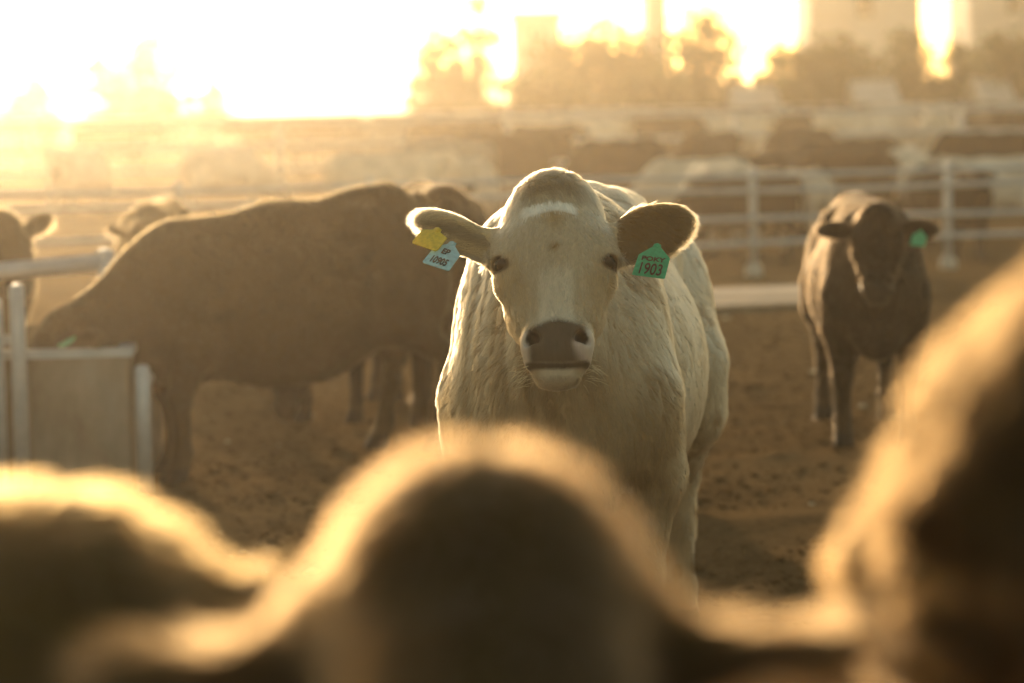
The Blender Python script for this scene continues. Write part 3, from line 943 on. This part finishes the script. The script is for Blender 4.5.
p = N(nt, 'BsdfPrincipled', Roughness=0.05); p.inputs['Base Color'].default_value = (0.03, 0.035, 0.03, 1)
nz_ = N(nt, 'TexNoise', Scale=18.0); bp_ = N(nt, 'Bump', Strength=0.08); nt.links.new(nz_.outputs['Fac'], bp_.inputs['Height']); nt.links.new(bp_.outputs[0], p.inputs['Normal'])
nt.links.new(p.outputs[0], out.inputs[0])
m_.build('water', wm_, trough)
for (x, y, h_, rr) in ((-0.56, -0.06, 0.86, 0.028), (-0.47, -0.06, 0.92, 0.035), (0.06, -0.02, 0.55, 0.035), (0.06, tw, 0.55, 0.035)):
    m_ = MB(); m_.tube([(x, y, 0), (x, y, h_), (x, y, h_+0.015)], [rr, rr, rr*0.6], 10); m_.build('upright', STEEL, trough, True)
m_ = MB(); m_.tube([(0.06, -0.02, 0.47), (0.06, tw, 0.47)], 0.03, 8); m_.build('end_rail', STEEL, trough, True)
# guard pipe behind the trough
ga = at(30, 274, 14.6); gb = at(106, 262, 14.2)
guard = empty('guard_rail', (gb.x, gb.y, 0), 0)
tag(guard, 'short white pipe guard rail with capped post above the drinking cow', 'rail')
m_ = MB(); m_.tube([(0, 0, 0), (0, 0, gb.z + 0.05), (0, 0, gb.z + 0.065)], [0.045, 0.045, 0.03], 12); m_.build('post', STEEL, guard, True)
m_ = MB(); m_.tube([Vector((ga.x-gb.x-1.2, ga.y-gb.y, ga.z-0.06)), Vector((0, 0, gb.z))], 0.045, 12); m_.build('rail', STEEL, guard, True)

# ------------------------------------------------------------------ trees
LEAF, nt, out = new_mat('leaves')
oi = N(nt, 'ObjectInfo'); tc = N(nt, 'TexCoord'); n1 = N(nt, 'TexNoise', Scale=1.3, Detail=3.0)
nt.links.new(tc.outputs['Object'], n1.inputs['Vector'])
cr = N(nt, 'ValToRGB'); cr.color_ramp.elements[0].color = (0.035, 0.045, 0.016, 1); cr.color_ramp.elements[1].color = (0.10, 0.105, 0.035, 1)
cr.color_ramp.elements[0].position = 0.3; cr.color_ramp.elements[1].position = 0.7
nt.links.new(n1.outputs['Fac'], cr.inputs[0])
p = N(nt, 'BsdfPrincipled', Roughness=0.6); nt.links.new(cr.outputs[0], p.inputs['Base Color'])
tr = N(nt, 'BsdfTranslucent'); nt.links.new(cr.outputs[0], tr.inputs['Color'])
mx = N(nt, 'MixShader'); mx.inputs[0].default_value = 0.35
nt.links.new(p.outputs[0], mx.inputs[1]); nt.links.new(tr.outputs[0], mx.inputs[2]); nt.links.new(mx.outputs[0], out.inputs[0])
BARK = noise_mat('bark', (0.07, 0.05, 0.035), (0.14, 0.10, 0.07), scale=5, bump=0.6, stretch=(1, 1, 0.2))

def tree(name, px, Y, top_py, wpx, label, seed, lobes, trunk=0.35, leaf=0.22, dens=1.0, group='trees on the far side of the pens'):
    """lobes: (dx, z, r) in fractions of width / height"""
    r = np.random.default_rng(seed)
    b = at(px, 100, Y)
    H_ = at(px, top_py, Y).z
    W_ = wpx*Y/F_PX
    root = empty(name, (b.x, Y, 0))
    tag(root, label, 'tree', group)
    m_ = MB()
    tr_ = 0.028*H_ + 0.05
    m_.tube([(0, 0, -0.1), (0.05*W_*r.normal(), 0, H_*0.2), (0.05*W_*r.normal(), 0, H_*trunk), (0.03, 0, H_*0.62)], [tr_*1.3, tr_, tr_*0.8, tr_*0.35], 9)
    vs_, out_ = [], []
    for (dx, z, rr) in lobes:
        cx, cz, cr_ = dx*W_, z*H_, rr*W_
        cyy = r.normal(0, 0.18)*W_
        m_.tube([(0, 0, H_*trunk*0.85), (cx*0.5, cyy*0.5, (H_*trunk + cz)*0.5), (cx, cyy, cz + cr_*0.3)], [tr_*0.55, tr_*0.35, tr_*0.08], 6)
        n = int(dens*70*(cr_/0.33)**2 * (0.33/leaf*0.45)**2) + 60
        # small clumps filling the lobe
        nc = max(10, n//9)
        d = r.normal(0, 1, (nc, 3)); d /= np.linalg.norm(d, axis=1)[:, None]
        cc = d*(r.random(nc)**0.5*1.25)[:, None]*np.array((cr_, cr_, cr_*0.85)) + np.array((cx, cyy, cz))
        pos = np.repeat(cc, 9, 0) + r.normal(0, leaf*1.1, (nc*9, 3))
        out_.append(pos)
    m_.build('trunk', BARK, root, True)
    pos = np.concatenate(out_); pos = pos[pos[:, 2] > 0.25]
    n = len(pos)
    a = r.normal(0, 1, (n, 3)); a /= np.linalg.norm(a, axis=1)[:, None]
    bb = np.cross(a, r.normal(0, 1, (n, 3))); bb /= np.linalg.norm(bb, axis=1)[:, None]
    s_ = (leaf*(0.5 + 0.7*r.random(n)))[:, None]
    V = np.stack([pos - a*s_, pos + bb*s_*0.5, pos + a*s_, pos - bb*s_*0.5], 1).reshape(-1, 3)
    me = np_mesh('crown', V, np.arange(n*4).reshape(-1, 4))
    me.materials.append(LEAF)
    link(bpy.data.objects.new('crown', me), root)
    return n

round_l = [(0, 0.62, 0.34), (-0.2, 0.5, 0.27), (0.22, 0.5, 0.27), (0, 0.82, 0.22), (-0.12, 0.36, 0.22), (0.15, 0.34, 0.22)]
tall_l = [(0.03, 0.84, 0.18), (-0.16, 0.66, 0.2), (0.14, 0.66, 0.22), (0.0, 0.5, 0.26), (-0.28, 0.42, 0.2), (0.28, 0.4, 0.2), (0, 0.28, 0.28), (-0.3, 0.22, 0.18), (0.3, 0.22, 0.18)]
wide_l = [(0, 0.7, 0.26), (-0.25, 0.66, 0.22), (0.26, 0.64, 0.22), (-0.38, 0.45, 0.15), (0.38, 0.42, 0.16), (0.05, 0.45, 0.28), (-0.18, 0.3, 0.2), (0.2, 0.28, 0.2)]
stepped = [(-0.28, 0.55, 0.2), (0.05, 0.84, 0.17), (0.2, 0.66, 0.18), (-0.05, 0.55, 0.26), (0.3, 0.4, 0.2), (-0.3, 0.3, 0.2), (0.05, 0.28, 0.3), (0.35, 0.2, 0.15), (-0.38, 0.72, 0.09)]
TREES = [
    ('shrubby_tree', 30, 150, 70, 72, 'small faint tree at the far left under the bright sky', tall_l),
    ('broad_tree', 138, 140, 28, 112, 'large pale tree on the left with a stepped crown in the glare', stepped),
    ('slim_tree', 212, 148, 64, 46, 'slim little tree just right of the large pale left tree', tall_l),
    ('round_tree', 440, 120, 22, 78, 'round dark tree at the left end of the tree row, against white sky', round_l),
    ('tall_tree', 478, 135, -22, 60, 'tall narrow tree rising out of frame beside the round dark tree', tall_l),
    ('broad_tree', 600, 128, 18, 150, 'wide hazy tree above the cream cow, left of the grey tower gap', wide_l),
    ('tall_tree', 702, 122, 2, 105, 'tall thick tree with a domed top right of centre', tall_l),
    ('shrubby_tree', 780, 126, 40, 60, 'low rounded tree between the domed tree and the square silo', round_l),
    ('broad_tree', 828, 118, 20, 100, 'broad tree standing in front of the square silo', wide_l),
    ('shrubby_tree', 905, 124, 26, 80, 'bushy tree at the right corner of the square silo', round_l),
    ('shrubby_tree', 960, 122, 34, 64, 'smaller bushy tree in the gap between the two silos', round_l),
    ('broad_tree', 1012, 114, 8, 80, 'dark tree at the right edge in front of the second silo', wide_l),
    ('hedge_shrub', 545, 112, 62, 90, 'low shrub at the foot of the pale narrow tower', wide_l),
    ('hedge_shrub', 655, 110, 66, 90, 'low shrub between the wide hazy tree and the domed tree', wide_l),
]
for i, (nm, px, Y, ty_, wd, lab, lb) in enumerate(TREES):
    tree(nm, px, Y*0.66, ty_, wd, lab, 20+i, lb, leaf=0.13 if wd > 60 else 0.105, dens=1.2)

# ------------------------------------------------------------------ feed mill beyond the trees
MILL = noise_mat('silo_concrete', (0.42, 0.40, 0.38), (0.52, 0.50, 0.48), scale=0.6, bump=0.1)
MILL_R = noise_mat('silo_roof_metal', (0.36, 0.36, 0.37), (0.48, 0.48, 0.49), scale=1, bump=0.1, metallic=0.3, rough=0.5)
WHITE = noise_mat('white_metal_siding', (0.40, 0.38, 0.35), (0.52, 0.50, 0.47), scale=1.5, bump=0.05)
GLASS = noise_mat('dark_window', (0.03, 0.035, 0.04), (0.06, 0.065, 0.07), scale=2, rough=0.15, bump=0.02)
def tower(px0, px1, Y, Ht, label, win=True):
    a = at(px0, 95, Y); b = at(px1, 95, Y)
    w_ = b.x - a.x
    root = empty('grain_tower', (a.x + w_/2, Y, 0)); tag(root, label, 'tower', 'feed mill towers behind the trees')
    m_ = MB(); m_.box((-w_/2, 0, -0.1), (w_/2, 5, Ht)); m_.build('wall', MILL, root)
    m_ = MB(); m_.box((-w_/2-0.12, -0.12, Ht+0.002), (w_/2+0.12, 5.12, Ht+0.25)); m_.build('roof', MILL_R, root)
    n = max(2, int(w_/1.1)); rm = None
    for i in range(n+1):
        x = -w_/2 + 0.1 + (w_-0.2)*i/n
        if rm is None:
            m_ = MB(); m_.box((-0.08, -0.10, 0), (0.08, -0.002, Ht-0.05)); o = m_.build('rib', MILL, root); rm = o.data
        else: o = link(bpy.data.objects.new('rib', rm), root)
        o.location = (x, 0, 0)
    if win:
        m_ = MB(); m_.box((-0.3, -0.05, Ht*0.72), (0.3, -0.003, Ht*0.72+0.9)); m_.build('window', GLASS, root)
    return root
tower(810, 921, 112, 6.4, 'wide square concrete silo cut off by the top of the frame')
tower(970, 1060, 111, 6.4, 'second square concrete silo at the top right corner')
tower(514, 562, 115, 4.9, 'pale narrow tower above the cream cow between two trees')
tower(648, 668, 117, 5.9, 'thin pale chimney-like tower left of the domed tree', win=False)
def shed(px0, px1, Y, Ht, label):
    a = at(px0, 95, Y); b = at(px1, 95, Y); w_ = b.x - a.x
    root = empty('farm_shed', (a.x + w_/2, Y, 0)); tag(root, label, 'shed', 'white sheds under the trees')
    m_ = MB(); m_.box((-w_/2, 0, -0.1), (w_/2, 3, Ht*0.7)); m_.build('wall', WHITE, root)
    m_ = MB(); e = 0.1
    m_.add([(-w_/2-e, -e, Ht*0.7+0.003), (w_/2+e, -e, Ht*0.7+0.003), (w_/2+e, 3+e, Ht*0.7+0.003), (-w_/2-e, 3+e, Ht*0.7+0.003), (-w_/2-e, 1.5, Ht), (w_/2+e, 1.5, Ht)],
           [(0, 1, 5, 4), (2, 3, 4, 5), (1, 2, 5), (3, 0, 4), (3, 2, 1, 0)])
    m_.build('roof', WHITE, root)
    m_ = MB(); m_.box((-w_*0.18, -0.05, 0), (w_*0.18, -0.003, Ht*0.52)); m_.build('door', MILL_R, root)
shed(738, 778, 77, 1.9, 'white shed under the trees between the domed tree and the silo')
shed(860, 898, 75, 2.0, 'white shed at the foot of the square silo')
shed(985, 1012, 74, 2.05, 'white shed near the right edge below the second silo')

# ------------------------------------------------------------------ the other cattle
def dark_cow(p, base, step=0.02, fine=None, seed=1, patch=None, wob=0.006, nose=(0.02, 0.017, 0.014)):
    me, V, NN, Hc = cow_mesh('body', p, step, fine, wob=wob, wob_s=6.0)
    c = np.tile(np.array(base, float), (len(V), 1))
    nz = vnoise(V[:, 0]*5+seed, V[:, 1]*5, V[:, 2]*5)
    c *= (0.75 + 0.5*nz)[:, None]
    on = (np.abs(Hc[:, 2]) < 0.1)*sstep(0.43, 0.45, Hc[:, 0])*(Hc[:, 1] > -0.1)
    c = mixc(c, nose, on*1.0)
    c = mixc(c, (0.10, 0.065, 0.04), sstep(0.45, 0.15, V[:, 2] + (nz-0.5)*0.4)*0.45)      # dusty legs
    c = mixc(c, (0.03, 0.024, 0.02), sstep(0.085, 0.07, V[:, 2]))
    if patch: c = patch(c, V, Hc, nz)
    set_col(me, np.concatenate([c, (1 - on*1.0)[:, None]], 1))
    me.materials.append(HIDE)
    return me, V, NN, Hc, c

def place(me, name, loc, heading, scale, label, group, cat='cow'):
    root = empty(name, (loc[0], loc[1], 0), R(heading), scale)
    tag(root, label, cat, group)
    link(bpy.data.objects.new('body', me), root)
    return root

def by_poll(p, px, py, Y, heading, scale):
    """where an animal stands so that its poll is over the given spot"""
    t = at(px, py, Y)
    v_ = Matrix.Rotation(R(heading), 3, 'Z') @ Vector(p.poll)*scale
    return (t.x - v_.x, t.y - v_.y)

BLACK = (0.026, 0.017, 0.008)
def fur(root, me, V, NN, Hc, p, c, n, L, rad, seed, lift=0.4, gain=1.6, back=1.0):
    ln = np.full(len(V), L)
    ln = np.where((np.abs(Hc[:, 2]) > 0.15)*(np.abs(Hc[:, 0]) < 0.3)*(V[:, 0] > 0.7), L*1.4, ln)
    wt = np.where(V[:, 2] < 0.35, 0.2, 1.0)*np.where((Hc[:, 0] > -0.1)*(V[:, 0] > 0.7), 2.5, 1.0)
    hc_ = np.concatenate([c*gain, c[:, :1]], 1)
    coat(root, me, V, NN, Hc, p.M, n, ln, hc_, wt, rad=rad, lift=lift, clump=0.5, clump_n=2500, seed=seed)

GM = 'cattle standing around the cream white cow'
# big black cow drinking on the left
P1 = Pose(poll=(1.14, 0.06, 0.88), pitch=48, yaw=12, ear=((5, 20), (5, 20)), legs=(0.05, -0.08, -0.06, 0.08), tail=0.02, seed=4, deep=0.10, bony=0.8, fd=0.11)
me1, V1, N1, H1, c1 = dark_cow(P1, (0.030, 0.020, 0.009), 0.018, 0.009)
HD1 = 212
hipw = at(384, 196, 13.6)
v_ = Matrix.Rotation(R(HD1), 3, 'Z') @ Vector((-0.66, 0, 1.3))*0.94
r1 = place(me1, 'cow', (hipw.x - v_.x, hipw.y - v_.y), HD1, 0.93, 'large black cow seen side-on at left, head lowered to the water trough', GM)
r1.rotation_euler = (0, R(1.2), R(HD1))
fur(r1, me1, V1, N1, H1, P1, c1, 60000, 0.014, 0.0008, 3, gain=1.0)
add_eyes(r1, P1)
def tag_on(root, p, mat, w, u=0.15, size=1.0, label='green plastic ear tag'):
    sg = 1 if w > 0 else -1
    x = head_dir(p, (0, 0, 1)); y = head_dir(p, (-1, -0.4, 0))
    x, y = rot_in_face(x, y, -10*sg)
    ear_tag(root, mat, frame4(x, y, x.cross(y), p.h(u, 0.0, w)), w=0.062*size, h=0.078*size, neck=0.026*size, label=label)
tag_on(r1, P1, TAG_GREEN, 0.24)

# black cow standing rear-on behind it
P2 = Pose(poll=(1.06, 0.0, 1.30), pitch=55, ear=((5, 20), (5, 20)), legs=(0.0, 0.06, -0.05, 0.05), tail=-0.02, seed=6)
me2, V2, N2, H2, c2 = dark_cow(P2, (0.024, 0.016, 0.008), 0.018, 0.010)
q = at(446, 192, 14.9)
r2 = place(me2, 'cow', (q.x - 0.10, q.y + 0.65), 98, 0.90, 'black cow seen from behind, between the drinking cow and the cream cow', GM)
fur(r2, me2, V2, N2, H2, P2, c2, 40000, 0.014, 0.0008, 4, gain=1.0)

# black heifer facing the camera on the right
P3 = Pose(poll=(1.02, -0.03, 1.38), pitch=66, yaw=-6, ear=((3, 15), (3, 15)), legs=(0.05, -0.02, 0.05, -0.12), seed=8, fat=0.86, ear_w=0.85, ear_l=0.95)
me3, V3, N3, H3, c3 = dark_cow(P3, (0.009, 0.006, 0.0035), 0.016, 0.008)
r3 = place(me3, 'cow', by_poll(P3, 877, 210, 13.2, -92, 0.85), -92, 0.85, 'young black heifer facing the camera on the right, green tag in its ear', GM)
fur(r3, me3, V3, N3, H3, P3, c3, 70000, 0.014, 0.0008, 6, gain=1.3)
add_eyes(r3, P3)
tag_on(r3, P3, TAG_GREEN, 0.235, 0.155, 1.25)

# brown head at the left edge
P4 = Pose(poll=(1.08, 0.0, 1.30), pitch=60, yaw=0, ear=((34, 12), (34, 12)), seed=9)
me4, V4, N4, H4, c4 = dark_cow(P4, (0.07, 0.042, 0.018), 0.02, 0.011)
r4 = place(me4, 'cow', by_poll(P4, 4, 204, 14.6, -62, 0.90), -62, 0.90, 'dark brown cow cut off by the left edge behind the trough', GM)
fur(r4, me4, V4, N4, H4, P4, c4, 20000, 0.022, 0.001, 8)
# head with pricked ears behind the drinking cow
P5 = Pose(poll=(1.08, 0.0, 1.22), pitch=50, yaw=10, ear=((38, 10), (38, 10)), seed=10)
me5, V5, N5, H5, c5 = dark_cow(P5, (0.055, 0.034, 0.015), 0.02, 0.011)
r5 = place(me5, 'cow', by_poll(P5, 138, 211, 19.5, -92, 0.74), -92, 0.74, 'dark calf with pricked ears looking over the back of the drinking cow', GM)
fur(r5, me5, V5, N5, H5, P5, c5, 15000, 0.022, 0.001, 9)
# black calf nosing the ground, seen under the drinking cow
P6 = Pose(poll=(1.20, 0.0, 0.62), pitch=62, yaw=5, ear=((0, 20), (0, 20)), seed=11)
me6, V6, N6, H6, c6 = dark_cow(P6, (0.02, 0.016, 0.013), 0.02, 0.012)
r6 = place(me6, 'cow', by_poll(P6, 292, 352, 14.6, -108, 0.80), -108, 0.80, 'black calf with lowered head seen under the belly of the drinking cow', GM)
tag_on(r6, P6, TAG_GREEN, -0.235, 0.155, 1.3)

# --- out-of-focus animals right in front of the camera
GF = 'blurred cattle in the foreground'
BRN = (0.075, 0.044, 0.013)
P7 = Pose(poll=(0.98, 0.0, 1.632), pitch=38, yaw=0, ear=((-8, -20), (-2, -20)), seed=12, ear_w=0.6, ear_l=0.72)
me7, V7, N7, H7, c7 = dark_cow(P7, BRN, 0.018, 0.009)
HD7 = 92
r7 = place(me7, 'cow', by_poll(P7, 480, 470, 1.78, HD7, 0.90), HD7, 0.90, 'blurred dark brown head with a fuzzy rim at bottom centre, seen from behind', GF)
fur(r7, me7, V7, N7, H7, P7, np.tile(np.array((0.034, 0.019, 0.008)), (len(V7), 1)), 60000, 0.026, 0.0007, 14, lift=0.6, gain=1.0)
P8 = Pose(poll=(1.10, 0.0, 1.15), pitch=52, yaw=0, ear=((0, 20), (0, 20)), seed=13, tail=0.03)
me8, V8, N8, H8, c8 = dark_cow(P8, (0.10, 0.060, 0.018), 0.018, 0.012)
r8 = place(me8, 'cow', (-1.06, 2.12), 180, 1.012, 'blurred brown back and rump of a cow crossing the bottom left corner', GF)
fur(r8, me8, V8, N8, H8, P8, np.tile(np.array((0.050, 0.028, 0.010)), (len(V8), 1)), 80000, 0.030, 0.0007, 15, lift=0.6, gain=1.0)
P9 = Pose(poll=(0.98, 0.0, 1.80), pitch=36, yaw=0, ear=((-80, -20, 0.7), (10, -20, 0.8)), seed=14, ear_l=0.7)
me9, V9, N9, H9, c9 = dark_cow(P9, BRN, 0.018, 0.009)
HD9 = 112
r9 = place(me9, 'cow', by_poll(P9, 1196, 158, 1.8, HD9, 0.90), HD9, 0.90, 'blurred dark head with a drooping ear at the right edge, close to the camera', GF)
fur(r9, me9, V9, N9, H9, P9, np.tile(np.array((0.024, 0.013, 0.005)), (len(V9), 1)), 60000, 0.024, 0.0007, 16, lift=0.55, gain=1.0)

# --- far cattle in the pens behind the fence
FARP = {
    'stand': Pose(poll=(1.08, 0.05, 1.38), pitch=55, yaw=8, ear=((0, 20), (0, 20)), legs=(0.06, -0.06, -0.05, 0.08), seed=21),
    'graze': Pose(poll=(1.18, 0.0, 0.72), pitch=58, yaw=0, ear=((0, 20), (0, 20)), legs=(0.1, -0.08, 0.05, -0.06), seed=22),
    'look': Pose(poll=(1.02, 0.14, 1.42), pitch=60, yaw=38, ear=((5, 15), (5, 15)), legs=(0, 0.05, 0.06, -0.04), seed=23),
}
FARC = {'black': (0.016, 0.011, 0.007), 'white': (0.62, 0.54, 0.44), 'brown': (0.05, 0.026, 0.012), 'grey': (0.30, 0.26, 0.22)}
FARM = {}
def far_mesh(pose, colr):
    if (pose, colr) not in FARM:
        FARM[(pose, colr)] = dark_cow(FARP[pose], FARC[colr], 0.028, None, seed=len(FARM))[0]
    return FARM[(pose, colr)]
FAR = [
    (690, 33, 175, 'graze', 'white', 0.70, 'white calf grazing behind the fence, right beside the tagged ear of the cream cow'),
    (760, 35, 30, 'stand', 'black', 0.70, 'black calf behind the fence post left of the small white calf'),
    (838, 34, 200, 'graze', 'brown', 0.72, 'brown calf grazing behind the fence directly above the heifer head'),
    (905, 35, 60, 'look', 'white', 0.72, 'white calf behind the fence above the heifer tagged ear'),
    (930, 31, -70, 'stand', 'black', 0.66, 'black calf facing forward behind the fence left of the right-hand post'),
    (1006, 40, 150, 'stand', 'black', 0.80, 'black cow behind the fence at the right edge of the frame'),
    (540, 52, 200, 'graze', 'black', 0.88, 'black cow grazing in the middle pen up and left of the cream cow poll'),
    (585, 60, 15, 'stand', 'white', 0.90, 'white cow in the middle pen straight above the cream cow poll'),
    (662, 62, 160, 'stand', 'black', 0.92, 'black cow in the middle pen under the gap left of the domed tree'),
    (733, 64, 30, 'look', 'white', 0.92, 'white cow in the middle pen under the right side of the domed tree'),
    (772, 68, 195, 'graze', 'black', 0.95, 'black cow grazing in the middle pen under the low rounded tree'),
    (822, 70, 10, 'stand', 'white', 0.95, 'white cow in the middle pen under the left corner of the silo'),
    (912, 66, 170, 'stand', 'brown', 0.95, 'brown cow in the middle pen left of the pale rear-on cow'),
    (962, 74, 20, 'stand', 'white', 0.98, 'white cow in the middle pen behind the gap beside two dark cows'),
    (485, 70, 165, 'stand', 'white', 0.95, 'white cow in the middle pen under the tall narrow tree'),
    (862, 90, 190, 'graze', 'black', 1.0, 'black cow grazing in the distant row in front of the silo'),
    (955, 93, 5, 'stand', 'black', 1.0, 'black cow in the distant row between the two silos'),
    # px, depth, heading, pose, colour, scale, label
    (852, 42, 180, 'stand', 'black', 0.74, 'black cow side-on in the far pen, just above the black heifer'),
    (796, 47, 140, 'graze', 'black', 0.80, 'black cow grazing left of the side-on black cow above the heifer'),
    (708, 44, 40, 'stand', 'black', 0.82, 'black cow side-on behind the fence, above the cream cow green-tagged ear'),
    (614, 40, 218, 'graze', 'black', 0.80, 'black cow with lowered head behind the cream cow poll'),
    (505, 42, 20, 'stand', 'black', 0.88, 'black cow in the far pen directly left of the cream cow head'),
    (938, 55, 78, 'look', 'white', 0.98, 'pale cow standing rear-on beside two dark cows near the right edge'),
    (987, 60, 95, 'stand', 'black', 0.98, 'dark cow seen end-on just right of the pale rear-on cow'),
    (1016, 61, 85, 'stand', 'brown', 1.0, 'dark cow seen end-on cut by the right edge, in the far pen'),
    (874, 57, 176, 'stand', 'white', 0.92, 'white-backed cow half hidden behind the side-on black cow'),
    (556, 74, 178, 'stand', 'white', 0.98, 'white cow in the distant row, left one of a pair above the cream cow'),
    (607, 79, 4, 'graze', 'white', 0.98, 'white cow in the distant row, right one of a pair above the cream cow'),
    (790, 29.5, 100, 'stand', 'white', 0.66, 'small white calf seen from behind through the fence, left of the heifer'),
    (712, 30.5, -80, 'look', 'white', 0.68, 'small white calf behind the fence just right of the cream cow ear'),
    (468, 32, -95, 'look', 'white', 0.74, 'white calf behind the fence, immediately left of the cream cow head'),
    (386, 36, 10, 'stand', 'white', 0.76, 'white calf behind the fence above the drinking cow rump'),
    (436, 40, 188, 'graze', 'grey', 0.82, 'grey cow behind the two white calves left of the cream cow'),
    (452, 57, 5, 'stand', 'brown', 0.92, 'brown cow in the hazy pen below the round dark tree'),
    (398, 62, 170, 'stand', 'grey', 0.92, 'pale grey cow in the hazy pen left of the brown cow'),
    (984, 31, 182, 'stand', 'white', 0.70, 'white calf behind the fence at the right, its back above the top rail'),
    (968, 28.6, -100, 'look', 'black', 0.66, 'black calf behind the right-hand fence post'),
    (735, 28.8, 185, 'graze', 'black', 0.66, 'black calf grazing low behind the fence right of the cream cow'),
    (226, 44, 5, 'graze', 'white', 0.72, 'faint pale cow in the glare above the drinking cow back'),
    (76, 44, 240, 'look', 'white', 0.72, 'faint pale cow in the glare near the left edge'),
    (690, 86, 0, 'stand', 'black', 1.0, 'black cow in the distant row under the domed tree'),
    (742, 92, 185, 'stand', 'brown', 1.0, 'brown cow in the distant row below the white shed'),
    (838, 94, 175, 'stand', 'black', 1.0, 'black cow in the distant row under the broad tree by the silo'),
    (905, 90, 0, 'stand', 'white', 1.0, 'white cow in the distant row right of the silo foot'),
    (520, 92, 2, 'stand', 'brown', 1.0, 'brown cow in the distant row below the pale narrow tower'),
    (420, 80, 175, 'stand', 'black', 1.0, 'dark cow in the glare just left of the round dark tree foot'),
    (335, 84, 5, 'graze', 'black', 1.0, 'faint dark cow alone in the glare left of the round dark tree'),
    (275, 88, 182, 'stand', 'brown', 1.0, 'faint brown cow in the glare right of the slim little tree'),
    (112, 86, 0, 'stand', 'black', 1.0, 'faint dark cow under the large pale left tree'),
]
for (px, Y, hd, pose, colr, sc, lab) in FAR:
    Y = Y if Y < 55 else 55 + (Y - 55)*0.36
    b = at(px, 120, Y)
    place(far_mesh(pose, colr), 'cow', (b.x, Y), hd + ((px*37) % 41) - 20, sc, lab, 'cattle in the pens behind the fence')

# ------------------------------------------------------------------ dusty air
hz = MB(); hz.box((-1600, -70, -1.2), (1600, 3100, 7.3))
hm, nt, out = new_mat('dusty_air')
pv = N(nt, 'VolumePrincipled')
pv.inputs['Color'].default_value = (1.0, 0.88, 0.71, 1)
pv.inputs['Density'].default_value = 0.0012
pv.inputs['Anisotropy'].default_value = 0.86
nt.links.new(pv.outputs[0], out.inputs['Volume'])
haze = hz.build('haze', hm)
tag(haze, kind='stuff')
